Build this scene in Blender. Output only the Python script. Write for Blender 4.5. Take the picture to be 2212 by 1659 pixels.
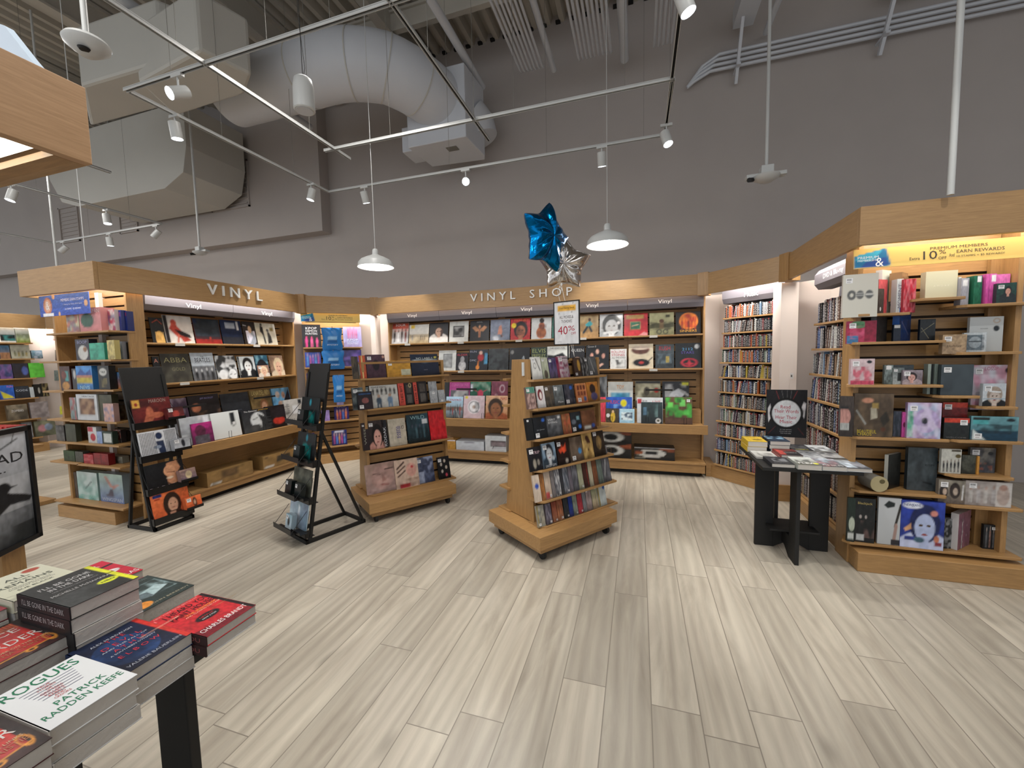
import bpy, math, random
import numpy as np
from mathutils import Vector, Matrix
for o in list(bpy.data.objects): bpy.data.objects.remove(o)
S = bpy.context.scene; COL = S.collection
# ---------------------------------------------------------------- camera
W, H, F, CH = 2212, 1659, 870., 1.45
_y, _p, _a = (math.radians(v) for v in (17.45, 4.2, 1.29))
FW = np.array([-math.sin(_y)*math.cos(_p), math.cos(_y)*math.cos(_p), -math.sin(_p)])
_r0 = np.array([math.cos(_y), math.sin(_y), 0]); _u0 = np.cross(_r0, FW)
CR = math.cos(_a)*_r0 - math.sin(_a)*_u0; CU = np.cross(CR, FW); CC = np.array([0, 0, CH])
cam = bpy.data.cameras.new('camera'); cam.sensor_width = 36; cam.lens = F/W*36; cam.clip_start = .05
co = bpy.data.objects.new('camera', cam); COL.objects.link(co)
co.matrix_world = Matrix([[CR[0], CU[0], -FW[0], 0], [CR[1], CU[1], -FW[1], 0], [CR[2], CU[2], -FW[2], CH], [0, 0, 0, 1]])
S.camera = co
# ---------------------------------------------------------------- exposure, world, big lights
vs = S.view_settings; vs.view_transform = 'Standard'; vs.look = 'None'; vs.gamma = 1; vs.use_curve_mapping = False
vs.exposure = 0.0
w = bpy.data.worlds.new('world'); S.world = w; w.use_nodes = True
w.node_tree.nodes['Background'].inputs[0].default_value = (.93, .96, 1, 1)
w.node_tree.nodes['Background'].inputs[1].default_value = .98
def area(name, loc, size, power, col=(1, .97, .93), rot=(0, 0, 0), sy=None):
    l = bpy.data.lights.new(name, 'AREA'); l.energy = power; l.color = col; l.size = size
    if sy: l.shape = 'RECTANGLE'; l.size_y = sy
    o = bpy.data.objects.new(name, l); o.location = loc; o.rotation_euler = rot; COL.objects.link(o); return o
# added area lights standing in for store lighting above and behind, no fittings modelled
for i, (x, y, p) in enumerate([(-6.5, -1.5, 45), (-2.5, -1.5, 40), (1.5, -1.2, 24), (-9.5, 1.5, 50)]):
    area('store_fill_area', (x, y, 4.6), 1.6, p)
for i, (x, y, p) in enumerate([(-2.2, 2.7, 22), (.6, 1.6, 10), (-5.9, 1.9, 18), (-7.2, 3.0, 26), (-.8, .4, 12)]):
    area('overhead_fill_area', (x, y, 3.9), .5, p, (1, .96, .9))  # added soft fill at ceiling height, belongs to no modelled lamp
# ---------------------------------------------------------------- pixel helpers (only to read measures off the photograph)
def ray(x, y): return FW + CR*(x-W/2)/F - CU*(y-H/2)/F
def Zp(x, y, z): d = ray(x, y); return CC + d*(z-CH)/d[2]
class Unit:
    """local frame of a fixture: x along its front, y into it, z up"""
    def __init__(s, ox, oy, ang):
        a = math.radians(ang); s.ang = a
        s.o = np.array([ox, oy, 0.]); s.x = np.array([math.cos(a), math.sin(a), 0]); s.y = np.array([-math.sin(a), math.cos(a), 0])
        s.M = Matrix.Translation((ox, oy, 0)) @ Matrix.Rotation(a, 4, 'Z')
    def ux(s, px, y, z):
        k = F*CR - (px-W/2)*FW; b = s.o + s.y*y + np.array([0, 0, z]) - CC
        return float(-(b@k)/(s.x@k))
    def uz(s, py, x, y):
        k = F*CU + (py-H/2)*FW; b = s.o + s.x*x + s.y*y - CC
        return float(-(b@k)/k[2])
# ---------------------------------------------------------------- materials
def hx(h):
    if len(h) == 3: h = ''.join(c*2 for c in h)
    return tuple(((int(h[i:i+2], 16)/255+.055)/1.055)**2.4 if int(h[i:i+2], 16) > 10 else int(h[i:i+2], 16)/255/12.92 for i in (0, 2, 4))
def mat(name, col, rough=.5, metal=0., coat=0., emit=None, es=1., bump=0, bs=40, alpha=1, trans=0, var=.06):
    m = bpy.data.materials.new(name); m.use_nodes = True; nt = m.node_tree; b = nt.nodes['Principled BSDF']
    c = hx(col) if isinstance(col, str) else col
    b.inputs['Base Color'].default_value = (*c, 1); b.inputs['Roughness'].default_value = rough; b.inputs['Metallic'].default_value = metal
    b.inputs['Coat Weight'].default_value = coat; b.inputs['Transmission Weight'].default_value = trans; b.inputs['Alpha'].default_value = alpha
    if var and not trans:
        n = nt.nodes.new('ShaderNodeTexNoise'); n.inputs['Scale'].default_value = 2.2; n.inputs['Detail'].default_value = 6
        tc = nt.nodes.new('ShaderNodeTexCoord'); nt.links.new(tc.outputs['Object'], n.inputs['Vector'])
        r = nt.nodes.new('ShaderNodeMapRange'); r.inputs['To Min'].default_value = 1-var; r.inputs['To Max'].default_value = 1+var
        nt.links.new(n.outputs['Fac'], r.inputs['Value'])
        x = nt.nodes.new('ShaderNodeVectorMath'); x.operation = 'SCALE'; x.inputs[0].default_value = c; nt.links.new(r.outputs[0], x.inputs['Scale'])
        nt.links.new(x.outputs[0], b.inputs['Base Color'])
    if emit: b.inputs['Emission Color'].default_value = (*hx(emit), 1); b.inputs['Emission Strength'].default_value = es
    if bump:
        n = nt.nodes.new('ShaderNodeTexNoise'); n.inputs['Scale'].default_value = bs; n.inputs['Detail'].default_value = 4
        tc = nt.nodes.new('ShaderNodeTexCoord'); nt.links.new(tc.outputs['Object'], n.inputs['Vector'])
        k = nt.nodes.new('ShaderNodeBump'); k.inputs['Strength'].default_value = bump; k.inputs['Distance'].default_value = .01
        nt.links.new(n.outputs['Fac'], k.inputs['Height']); nt.links.new(k.outputs[0], b.inputs['Normal'])
    return m
def wood(name, c1, c2, scale, rough=.42):
    m = mat(name, c1, rough, var=0); nt = m.node_tree; b = nt.nodes['Principled BSDF']
    tc = nt.nodes.new('ShaderNodeTexCoord'); mp = nt.nodes.new('ShaderNodeMapping'); mp.inputs['Scale'].default_value = scale
    nt.links.new(tc.outputs['Object'], mp.inputs['Vector'])
    n = nt.nodes.new('ShaderNodeTexNoise'); n.inputs['Scale'].default_value = 6; n.inputs['Detail'].default_value = 8; n.inputs['Roughness'].default_value = .65; n.inputs['Distortion'].default_value = .6
    nt.links.new(mp.outputs[0], n.inputs['Vector'])
    r = nt.nodes.new('ShaderNodeValToRGB'); r.color_ramp.elements[0].position = .3; r.color_ramp.elements[1].position = .72
    r.color_ramp.elements[0].color = (*hx(c2), 1); r.color_ramp.elements[1].color = (*hx(c1), 1)
    nt.links.new(n.outputs['Fac'], r.inputs['Fac']); nt.links.new(r.outputs[0], b.inputs['Base Color'])
    k = nt.nodes.new('ShaderNodeBump'); k.inputs['Strength'].default_value = .06; nt.links.new(n.outputs['Fac'], k.inputs['Height']); nt.links.new(k.outputs[0], b.inputs['Normal'])
    return m
def colmat(name, rough, coat, bump=0):
    m = mat(name, 'fff', rough, coat=coat, var=0); nt = m.node_tree; b = nt.nodes['Principled BSDF']
    a = nt.nodes.new('ShaderNodeAttribute'); a.attribute_name = 'Col'; nt.links.new(a.outputs['Color'], b.inputs['Base Color'])
    b.inputs['Coat Roughness'].default_value = .1; b.inputs['Specular IOR Level'].default_value = .32
    if bump:
        n = nt.nodes.new('ShaderNodeTexNoise'); n.inputs['Scale'].default_value = 14; n.inputs['Detail'].default_value = 3
        tc = nt.nodes.new('ShaderNodeTexCoord'); nt.links.new(tc.outputs['Object'], n.inputs['Vector'])
        k = nt.nodes.new('ShaderNodeBump'); k.inputs['Strength'].default_value = bump; k.inputs['Distance'].default_value = .004
        nt.links.new(n.outputs['Fac'], k.inputs['Height']); nt.links.new(k.outputs[0], b.inputs['Normal'])
    return m
M = dict(
    wood=wood('oak_veneer_long', 'ad8655', '8f6d44', (1.2, 14, 14)), woodv=wood('oak_veneer_upright', 'ad8655', '8f6d44', (14, 14, 1.2)),
    fascia=wood('oak_fascia', 'ad8a5d', '92714a', (1.2, 18, 18)), dark=mat('slot_dark', '2a1d10', .8),
    black=mat('black_metal', '0e0e10', .4, .1), blackm=mat('black_paint', '070707', .6), white=mat('white_enamel', 'bfc1c0', .35),
    sign=mat('grey_header', '6a6870', .55), led=mat('led_tube', 'fff', .4, emit='fff4e0', es=6, var=0), lamp=mat('lamp_face', 'fff', .4, emit='eef6ff', es=14, var=0),
    wall=mat('taupe_paint', 'a8a19d', .85, bump=.05), alc=mat('pale_wall', 'dccfc7', .8, bump=.04), deckm=mat('deck_paint', 'b3aea4', .7, bump=.1, bs=15, var=.12),
    duct=mat('duct_paint', 'b9b8b2', .6, bump=.12, bs=6), ductw=mat('duct_white', 'c4c8cf', .5, bump=.05), steel=mat('galvanised', '77756f', .5, .2),
    print=colmat('printed_film', .36, .12, .3), paper=colmat('printed_card', .55, .04), letter=mat('letter_white', 'e6e6e4', .4), page=mat('page_edges', 'b9b4ad', .8, bump=.2, bs=90),
    glass=mat('clear_acrylic', 'ffffff', .03, trans=1, var=0), rubber=mat('caster_rubber', '0d0d0d', .6), chrome=mat('chrome', 'b8b8b8', .2, 1), hole=mat('perforation', '111', .9),
)
M['glass'].node_tree.nodes['Principled BSDF'].inputs['IOR'].default_value = 1.15
# ---------------------------------------------------------------- mesh builder
class MB:
    def __init__(s): s.v = []; s.f = []; s.c = []
    def add(s, vs_, fs, col=None):
        n = len(s.v); s.v += [tuple(map(float, v)) for v in vs_]; s.f += [tuple(i+n for i in f) for f in fs]
        s.c += [col or (1, 1, 1)]*len(vs_); return s
    def box(s, x0, y0, z0, x1, y1, z1, col=None):
        v = [(x, y, z) for z in (z0, z1) for y in (y0, y1) for x in (x0, x1)]
        return s.add(v, [(0, 2, 3, 1), (4, 5, 7, 6), (0, 1, 5, 4), (2, 6, 7, 3), (0, 4, 6, 2), (1, 3, 7, 5)], col)
    def prism(s, pts, a, b, axis='z', col=None):
        """polygon pts extruded from a to b along axis (pts are the two other coordinates in order)"""
        n = len(pts)
        P = {'z': lambda p, t: (p[0], p[1], t), 'x': lambda p, t: (t, p[0], p[1]), 'y': lambda p, t: (p[0], t, p[1])}[axis]
        v = [P(p, a) for p in pts]+[P(p, b) for p in pts]
        return s.add(v, [tuple(range(n))[::-1], tuple(range(n, 2*n))]+[(i, (i+1) % n, n+(i+1) % n, n+i) for i in range(n)], col)
    def tube(s, pts, r, n=8, rs=None, cap=True, col=None):
        pts = [Vector(p) for p in pts]; m = len(pts); V = []; up = None
        for i, p in enumerate(pts):
            d = (pts[min(i+1, m-1)]-pts[max(i-1, 0)]).normalized()
            if up is None: up = Vector((0, 0, 1)) if abs(d.z) < .9 else Vector((1, 0, 0))
            a = d.cross(up).normalized(); b = a.cross(d).normalized(); up = b
            q = rs[i] if rs else r
            V += [p+a*q*math.cos(t*2*math.pi/n)+b*q*math.sin(t*2*math.pi/n) for t in range(n)]
        f = [(i*n+j, i*n+(j+1) % n, (i+1)*n+(j+1) % n, (i+1)*n+j) for i in range(m-1) for j in range(n)]
        if cap: f += [tuple(range(n))[::-1], tuple(range((m-1)*n, m*n))]
        return s.add(V, f, col)
    def bar(s, a, b, w, t, up=(0, 0, 1)):
        a = Vector(a); b = Vector(b); d = (b-a).normalized(); u = Vector(up)
        x = d.cross(u).normalized()*w/2; y = x.normalized().cross(d)*t/2
        v = [p+i*x+j*y for p in (a, b) for i, j in ((-1, -1), (1, -1), (1, 1), (-1, 1))]
        return s.add(v, [(3, 2, 1, 0), (4, 5, 6, 7), (0, 1, 5, 4), (1, 2, 6, 5), (2, 3, 7, 6), (3, 0, 4, 7)])
    def lathe(s, prof, c=(0, 0, 0), n=32, col=None):
        m = len(prof); V = [(c[0]+r*math.cos(2*math.pi*j/n), c[1]+r*math.sin(2*math.pi*j/n), c[2]+z) for r, z in prof for j in range(n)]
        return s.add(V, [(i*n+j, i*n+(j+1) % n, (i+1)*n+(j+1) % n, (i+1)*n+j) for i in range(m-1) for j in range(n)], col)
    def mesh(s, name, m, smooth=False, color=False):
        me = bpy.data.meshes.new(name); me.from_pydata(s.v, [], s.f); me.materials.append(m)
        if color:
            a = me.color_attributes.new('Col', 'FLOAT_COLOR', 'POINT')
            a.data.foreach_set('color', np.array([(*c, 1.) for c in s.c], dtype=np.float32).ravel())
        if smooth:
            me.polygons.foreach_set('use_smooth', [True]*len(me.polygons))
        me.update(); return me
    def build(s, name, m, parent=None, smooth=False, bevel=0, color=False, mw=None, fix=True):
        me = s.mesh(name, m, smooth, color)
        if fix and not color:
            import bmesh
            b = bmesh.new(); b.from_mesh(me); bmesh.ops.recalc_face_normals(b, faces=b.faces); b.to_mesh(me); b.free()
        o = bpy.data.objects.new(name, me); COL.objects.link(o)
        if parent: o.parent = parent
        if mw is not None: o.matrix_world = mw
        if bevel:
            k = o.modifiers.new('bevel', 'BEVEL'); k.width = bevel; k.segments = 2; k.limit_method = 'ANGLE'; k.angle_limit = .6
        if smooth and not bevel:
            me.set_sharp_from_angle(angle=.7)
        return o
def tag(o, label, cat, group=None, kind=None):
    label = ' '.join(label.split()[:16])
    o['label'] = label; o['category'] = cat
    if group: o['group'] = group
    if kind: o['kind'] = kind
    return o
def thing(name, label, cat, mw=None, group=None):
    o = bpy.data.objects.new(name, None); o.empty_display_size = .1; COL.objects.link(o)
    if mw is not None: o.matrix_world = mw
    return tag(o, label, cat, group)
def struct(name, mb, m, **k):
    o = mb.build(name, m, **k); o['kind'] = 'structure'; return o
T = lambda x, y, z: Matrix.Translation((x, y, z))
# ---------------------------------------------------------------- text as mesh
_tx = {}
def text_mesh(s):
    if s not in _tx:
        c = bpy.data.curves.new('t', 'FONT'); c.body = s; c.resolution_u = 2; c.align_x = 'LEFT'
        o = bpy.data.objects.new('t', c); me = bpy.data.meshes.new_from_object(o)
        v = np.array([tuple(p.co)[:2] for p in me.vertices]); f = [tuple(p.vertices) for p in me.polygons]
        if len(v): mn = v.min(0); mx = v.max(0); v = (v-mn)/np.maximum(mx-mn, 1e-6); asp = (mx-mn)
        else: asp = (1, 1)
        _tx[s] = (v, f, asp); bpy.data.objects.remove(o)
    return _tx[s]
def put_text(mb, s, x, y, w, h, dep, col, rot=0):
    """text centred on x, y in the local x-z plane, fitted to w by h, lying at depth y = -dep"""
    v, f, asp = text_mesh(s)
    if h is None: h = w*asp[1]/asp[0]
    if w is None: w = h*asp[0]/asp[1]
    c, t = math.cos(rot), math.sin(rot)
    P = [((a-.5)*w, (b-.5)*h) for a, b in v]
    mb.add([(x+p*c-q*t, -dep, y+p*t+q*c) for p, q in P], f, col)
# ---------------------------------------------------------------- cover art painter
def noise(n, m, sc, rng):
    g = rng.random((sc+2, sc+2)); yy = np.linspace(0, sc, m+1); xx = np.linspace(0, sc, n+1)
    yi = yy.astype(int); xi = xx.astype(int); fy = (yy-yi)[:, None]; fx = (xx-xi)[None]
    return (g[yi][:, xi]*(1-fx)+g[yi][:, xi+1]*fx)*(1-fy)+(g[yi+1][:, xi]*(1-fx)+g[yi+1][:, xi+1]*fx)*fy
def paint(spec, n, m, seed=1):
    rng = np.random.default_rng(seed); X, Y = np.meshgrid(np.linspace(0, 100, n+1), np.linspace(0, 100, m+1))
    I = np.ones((m+1, n+1, 3))*.5; texts = []; side = None; stick = None; cell = 60/n
    def soft(d, c, s=None):
        a = np.clip(.5-d/(s or cell*1.6), 0, 1)[..., None]; I[:] = I*(1-a)+np.array(hx(c))*a
    for op in spec.split(';'):
        q = op.split()
        if not q: continue
        k, q = q[0], q[1:]
        fl = lambda i: float(q[i])
        if k == 'f':
            a = np.array(hx(q[0])); b = np.array(hx(q[-1])); t = (Y/100)[..., None]; I[:] = a*(1-t)+b*t
            if side is None: side = tuple((a+b)/2*.8)
        elif k == 'h':
            a = np.array(hx(q[0])); b = np.array(hx(q[1])); t = (X/100)[..., None]; I[:] = a*(1-t)+b*t; side = side or tuple(a)
        elif k == 'r': soft(np.maximum(np.maximum(fl(0)-X, X-fl(2)), np.maximum(fl(1)-Y, Y-fl(3))), q[4])
        elif k == 'e': soft((np.sqrt(((X-fl(0))/fl(2))**2+((Y-fl(1))/fl(3))**2)-1)*min(fl(2), fl(3)), q[4])
        elif k == 'o':   # ring
            d = (np.sqrt(((X-fl(0))/fl(2))**2+((Y-fl(1))/fl(3))**2)-1)*min(fl(2), fl(3)); soft(abs(d)-fl(4)/2, q[5])
        elif k == 'p':
            P = [(float(q[i]), float(q[i+1])) for i in range(1, len(q)-1, 2)]; ins = np.zeros(X.shape, bool); dm = np.full(X.shape, 1e9)
            for (x1, y1), (x2, y2) in zip(P, P[1:]+P[:1]):
                c = (y1 > Y) != (y2 > Y); ins ^= c & (X < (x2-x1)*(Y-y1)/((y2-y1) or 1e-9)+x1)
                t = np.clip(((X-x1)*(x2-x1)+(Y-y1)*(y2-y1))/(((x2-x1)**2+(y2-y1)**2) or 1e-9), 0, 1)
                dm = np.minimum(dm, np.hypot(X-x1-t*(x2-x1), Y-y1-t*(y2-y1)))
            soft(np.where(ins, -dm, dm), q[0])
        elif k == 'l':   # line x1 y1 x2 y2 width col
            x1, y1, x2, y2, wd = map(float, q[:5]); t = np.clip(((X-x1)*(x2-x1)+(Y-y1)*(y2-y1))/((x2-x1)**2+(y2-y1)**2+1e-9), 0, 1)
            soft(np.hypot(X-x1-t*(x2-x1), Y-y1-t*(y2-y1))-wd/2, q[5])
        elif k == 'n':   # noise col amount scale [x0 y0 x1 y1]
            z = noise(n, m, int(q[2]), rng); a = np.clip((z-.5)*3+.5, 0, 1)*fl(1)
            if len(q) > 3: a = a*((X > fl(3)) & (Y > fl(4)) & (X < fl(5)) & (Y < fl(6)))
            I[:] = I*(1-a[..., None])+np.array(hx(q[0]))*a[..., None]
        elif k == 'b':   # bust: x width topY skin cloth hair
            x, wd, tp = fl(0), fl(1), fl(2); sk, cl, ha = q[3:6]; hh = wd*.62
            soft((np.sqrt(((X-x)/(wd*.95))**2+((Y-(tp-hh*2.3))/(hh*1.25))**2)-1)*wd*.5, cl)
            soft((np.sqrt(((X-x)/(wd*.42))**2+((Y-(tp-hh*.75))/(hh*.78))**2)-1)*wd*.4, ha)
            soft(np.maximum(abs(X-x)-wd*.13, abs(Y-(tp-hh*1.55))-hh*.3), sk)
            soft((np.sqrt(((X-x)/(wd*.28))**2+((Y-(tp-hh*.92))/(hh*.56))**2)-1)*wd*.3, sk)
            for dx in (-.11, .11): soft((np.sqrt(((X-x-dx*wd)/(wd*.055))**2+((Y-(tp-hh*.82))/(hh*.05))**2)-1)*wd*.06, '432', cell)
            soft((np.sqrt(((X-x)/(wd*.08))**2+((Y-(tp-hh*1.2))/(hh*.045))**2)-1)*wd*.06, '844', cell)
        elif k == 'g':   # standing figures: x0 x1 count baseY height col head
            x0, x1, ct, by, ht = map(float, q[:5]); ct = int(ct)
            for i in range(ct):
                cx = x0+(x1-x0)*(i+.5)/ct; hgt = ht*(.9+.2*rng.random()); wd = min((x1-x0)/ct*.32, ht*.2); cc = q[5].split(','); c = cc[i % len(cc)]
                for sx in (-1, 1): soft(np.maximum(abs(X-cx-sx*wd*.4)-wd*.25, abs(Y-by-hgt*.22)-hgt*.22), c)
                soft((np.sqrt(((X-cx)/(wd*.8))**2+((Y-by-hgt*.6)/(hgt*.25))**2)-1)*wd*.6, c)
                soft((np.sqrt(((X-cx)/(wd*.42))**2+((Y-by-hgt*.92)/(hgt*.11))**2)-1)*wd*.4, q[6])
        elif k == 't': texts.append((fl(0), fl(1), fl(2), fl(3), q[4], ' '.join(q[5:]), 0))
        elif k == 'v': texts.append((fl(0), fl(1), fl(2), fl(3), q[4], ' '.join(q[5:]), math.pi/2))
        elif k == 'V': texts.append((fl(0), fl(1), fl(2), fl(3), q[4], ' '.join(q[5:]), -math.pi/2))
        elif k == 'd': side = hx(q[0])
        elif k == 'S': stick = q[0]
    # fine printed detail so that the artwork reads as a busy picture
    if n >= 12 and 'plain' not in spec:
        d1 = noise(n, m, max(4, n//3), rng); d2 = noise(n, m, max(6, n//2), rng); lum = I.mean(2, keepdims=True)
        I *= 1+((d1-.5)*.55+(d2-.5)*.45)[..., None]*(.35+.65*np.clip(1-abs(lum-.12)*2.4, 0, 1))
        I[:] = np.clip(I, 0, 1)
    return I, texts, side or (.2, .2, .2), stick
STK = 0
def add_sticker(o, w, h, pos, s=.035):
    x = {'l': .08*w, 'r': .92*w-s, 'c': .5*w-s/2}[pos[1]]; z = {'t': h-.07*h-s, 'b': .06*h, 'm': .5*h}[pos[0]]
    b = MB(); b.box(x, -.0012, z, x+s, -.0003, z+s*.9, (.75, .75, .76))
    for i in range(7): b.box(x+s*(.15+i*.1), -.0015, z+s*.45, x+s*(.15+i*.1+.05), -.0011, z+s*.78, (.06, .06, .06))
    b.box(x+s*.15, -.0015, z+s*.15, x+s*.7, -.0011, z+s*.25, (.3, .3, .3))
    k = b.build('price_sticker', M['paper'], o, color=True); return k
def panel_mesh(w, h, th, spec, res, seed, matname='print', name='panel'):
    """printed slab: front at y=0 facing -y, x 0..w, z 0..h, thickness th"""
    n = max(4, int(res)); m = max(4, int(res*h/w)) if h < 3*w else res
    m = min(m, 3*n); I, texts, side, stick = paint(spec, n, m, seed)
    b = MB()
    xs = np.linspace(0, w, n+1); zs = np.linspace(0, h, m+1)
    b.v = [(float(x), 0., float(z)) for z in zs for x in xs]; b.c = [tuple(c) for c in I.reshape(-1, 3)]
    b.f = [(j*(n+1)+i, j*(n+1)+i+1, (j+1)*(n+1)+i+1, (j+1)*(n+1)+i) for j in range(m) for i in range(n)]
    v = [(0, 0, 0), (w, 0, 0), (w, 0, h), (0, 0, h), (0, th, 0), (w, th, 0), (w, th, h), (0, th, h)]
    b.add(v, [(0, 4, 5, 1), (1, 5, 6, 2), (2, 6, 7, 3), (3, 7, 4, 0), (5, 4, 7, 6)], side)
    for x, y, tw, t_h, c, s, r in texts:
        if r: put_text(b, s, x/100*w, y/100*h, t_h/100*h, tw/100*w, .0006, hx(c), r)
        else: put_text(b, s, x/100*w, y/100*h, tw/100*w, t_h/100*h, .0006, hx(c))
    me = b.mesh(name, M[matname], color=True); return me, stick
NAMES = dict(L=('record_sleeve', 'record', .007), B=('game_box', 'box', .07), D=('dvd_case', 'disc case', .015), C=('cd_case', 'disc case', .011), K=('boxed_album', 'album', .03), N=('book', 'book', .025), X=('speaker_box', 'box', .2), G=('gift_bag', 'bag', .02))
_seed = [1]
def slab(kind, mw, w, h, th, spec, label, group, res=26, name=None, cat=None, matname='print'):
    _seed[0] += 1
    nm, ct, _ = NAMES[kind]; nm = name or nm; ct = cat or ct
    me, stick = panel_mesh(w, h, th, spec, res, _seed[0], matname, nm)
    o = bpy.data.objects.new(nm, me); COL.objects.link(o); o.matrix_world = mw; tag(o, label, ct, group)
    if stick: add_sticker(o, w, h, stick, min(.035, .3*w))
    return o
def row(U, z, y, lean, place, group, items, res=26):
    for ln in items.strip().split('\n'):
        a, desc, spec = [t.strip() for t in ln.split('|')]
        q = a.split(); k = q[0]; xl, xr = float(q[1]), float(q[2]); yt = q[3]
        th = float(q[4]) if len(q) > 4 and q[4] != '-' else NAMES[k][2]
        yaw = float(q[5]) if len(q) > 5 else 0; dy = float(q[6]) if len(q) > 6 else 0; dz = float(q[7]) if len(q) > 7 else 0
        yy = y+dy; zz = z+.001+dz
        x0 = U.ux(xl, yy, zz+.12); x1 = U.ux(xr, yy, zz+.12); w_ = abs(x1-x0)*.985; x0 = min(x0, x1)
        if yaw: w_ = w_/math.cos(math.radians(min(abs(yaw), 60)))
        if yt == '=': h_ = w_
        elif yt.startswith('h'): h_ = float(yt[1:])
        else: h_ = (U.uz(float(yt), x0+w_/2, yy+.03)-zz)/math.cos(math.radians(lean))
        mw = U.M @ T(x0, yy, zz) @ Matrix.Rotation(math.radians(yaw), 4, 'Z') @ Matrix.Rotation(-math.radians(lean), 4, 'X')
        slab(k, mw, w_, max(h_, .03), th, spec, f'{desc}, {place}' if place else desc, group, res)
# ================================================================= room shell
def floor_mat():
    m = bpy.data.materials.new('plank_tile'); m.use_nodes = True; nt = m.node_tree; L = nt.links; b = nt.nodes['Principled BSDF']
    N = lambda t: nt.nodes.new(t)
    def mth(op, a, c=None):
        k = N('ShaderNodeMath'); k.operation = op
        for i, v in enumerate((a, c)):
            if v is None: continue
            if isinstance(v, (int, float)): k.inputs[i].default_value = v
            else: L.new(v, k.inputs[i])
        return k.outputs[0]
    tc = N('ShaderNodeTexCoord'); sp = N('ShaderNodeSeparateXYZ'); L.new(tc.outputs['Object'], sp.inputs[0])
    u = mth('DIVIDE', mth('ADD', sp.outputs[0], 1.25), .186); ci = mth('FLOOR', u)
    wn = N('ShaderNodeTexWhiteNoise'); wn.noise_dimensions = '1D'; L.new(ci, wn.inputs['W'])
    v = mth('DIVIDE', mth('ADD', sp.outputs[1], mth('MULTIPLY', wn.outputs['Value'], 1.16)), 1.16); ri = mth('FLOOR', v)
    cm = N('ShaderNodeCombineXYZ'); L.new(ci, cm.inputs[0]); L.new(ri, cm.inputs[1])
    wp = N('ShaderNodeTexWhiteNoise'); wp.noise_dimensions = '3D'; L.new(cm.outputs[0], wp.inputs['Vector'])
    fu, fv = mth('FRACT', u), mth('FRACT', v)
    eu = mth('MULTIPLY', mth('MINIMUM', fu, mth('SUBTRACT', 1, fu)), .186); ev = mth('MULTIPLY', mth('MINIMUM', fv, mth('SUBTRACT', 1, fv)), 1.16)
    g = mth('LESS_THAN', mth('MINIMUM', eu, ev), .002)
    # grain in plank space, shifted per plank
    off = N('ShaderNodeVectorMath'); off.operation = 'SCALE'; L.new(wp.outputs['Color'], off.inputs[0]); off.inputs['Scale'].default_value = 40
    ad = N('ShaderNodeVectorMath'); L.new(tc.outputs['Object'], ad.inputs[0]); L.new(off.outputs[0], ad.inputs[1])
    mp = N('ShaderNodeMapping'); mp.inputs['Scale'].default_value = (7, .8, 1); L.new(ad.outputs[0], mp.inputs[0])
    n1 = N('ShaderNodeTexNoise'); n1.inputs['Scale'].default_value = 1.6; n1.inputs['Detail'].default_value = 7; n1.inputs['Roughness'].default_value = .6; n1.inputs['Distortion'].default_value = .9; L.new(mp.outputs[0], n1.inputs[0])
    wv = N('ShaderNodeTexWave'); wv.inputs['Scale'].default_value = .75; wv.inputs['Distortion'].default_value = 9; wv.inputs['Detail'].default_value = 3; wv.inputs['Detail Scale'].default_value = .6
    mp2 = N('ShaderNodeMapping'); mp2.inputs['Scale'].default_value = (7, .75, 1); L.new(ad.outputs[0], mp2.inputs[0]); L.new(mp2.outputs[0], wv.inputs[0])
    kn = N('ShaderNodeTexVoronoi'); kn.inputs['Scale'].default_value = 1.3; mp3 = N('ShaderNodeMapping'); mp3.inputs['Scale'].default_value = (2.4, 1, 1); L.new(ad.outputs[0], mp3.inputs[0]); L.new(mp3.outputs[0], kn.inputs[0])
    r = N('ShaderNodeValToRGB'); e = r.color_ramp.elements; e[0].position = .3; e[0].color = (*hx('9f9688'), 1); e[1].position = .66; e[1].color = (*hx('bdb5a6'), 1); L.new(n1.outputs['Fac'], r.inputs[0])
    mx = N('ShaderNodeMix'); mx.data_type = 'RGBA'; mx.blend_type = 'MULTIPLY'; mx.inputs[0].default_value = .14; L.new(r.outputs[0], mx.inputs[6])
    L.new(wv.outputs['Color'], mx.inputs[7])
    kr = N('ShaderNodeMapRange'); kr.inputs['From Min'].default_value = .02; kr.inputs['From Max'].default_value = .1; kr.inputs['To Min'].default_value = .72; kr.inputs['To Max'].default_value = 1; L.new(kn.outputs['Distance'], kr.inputs[0])
    pv = N('ShaderNodeMapRange'); pv.inputs['To Min'].default_value = .8; pv.inputs['To Max'].default_value = 1.1; L.new(wp.outputs['Value'], pv.inputs[0])
    sc = N('ShaderNodeVectorMath'); sc.operation = 'SCALE'; L.new(mx.outputs[2], sc.inputs[0]); L.new(mth('MULTIPLY', kr.outputs[0], pv.outputs[0]), sc.inputs['Scale'])
    gx = N('ShaderNodeMix'); gx.data_type = 'RGBA'; L.new(g, gx.inputs[0]); L.new(sc.outputs[0], gx.inputs[6]); gx.inputs[7].default_value = (*hx('7a7368'), 1)
    L.new(gx.outputs[2], b.inputs['Base Color']); b.inputs['Roughness'].default_value = .36
    bp = N('ShaderNodeBump'); bp.inputs['Strength'].default_value = .25; bp.inputs['Distance'].default_value = .002
    L.new(mth('SUBTRACT', n1.outputs['Fac'], mth('MULTIPLY', g, 1.5)), bp.inputs['Height']); L.new(bp.outputs[0], b.inputs['Normal'])
    return m
b = MB(); b.box(-26, -6, -.05, 8, 6.2, 0); struct('floor', b, floor_mat())
b = MB(); b.box(-26, 5.5, 0, 9, 5.7, 6.0); struct('wall_back', b, M['wall'])
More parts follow.
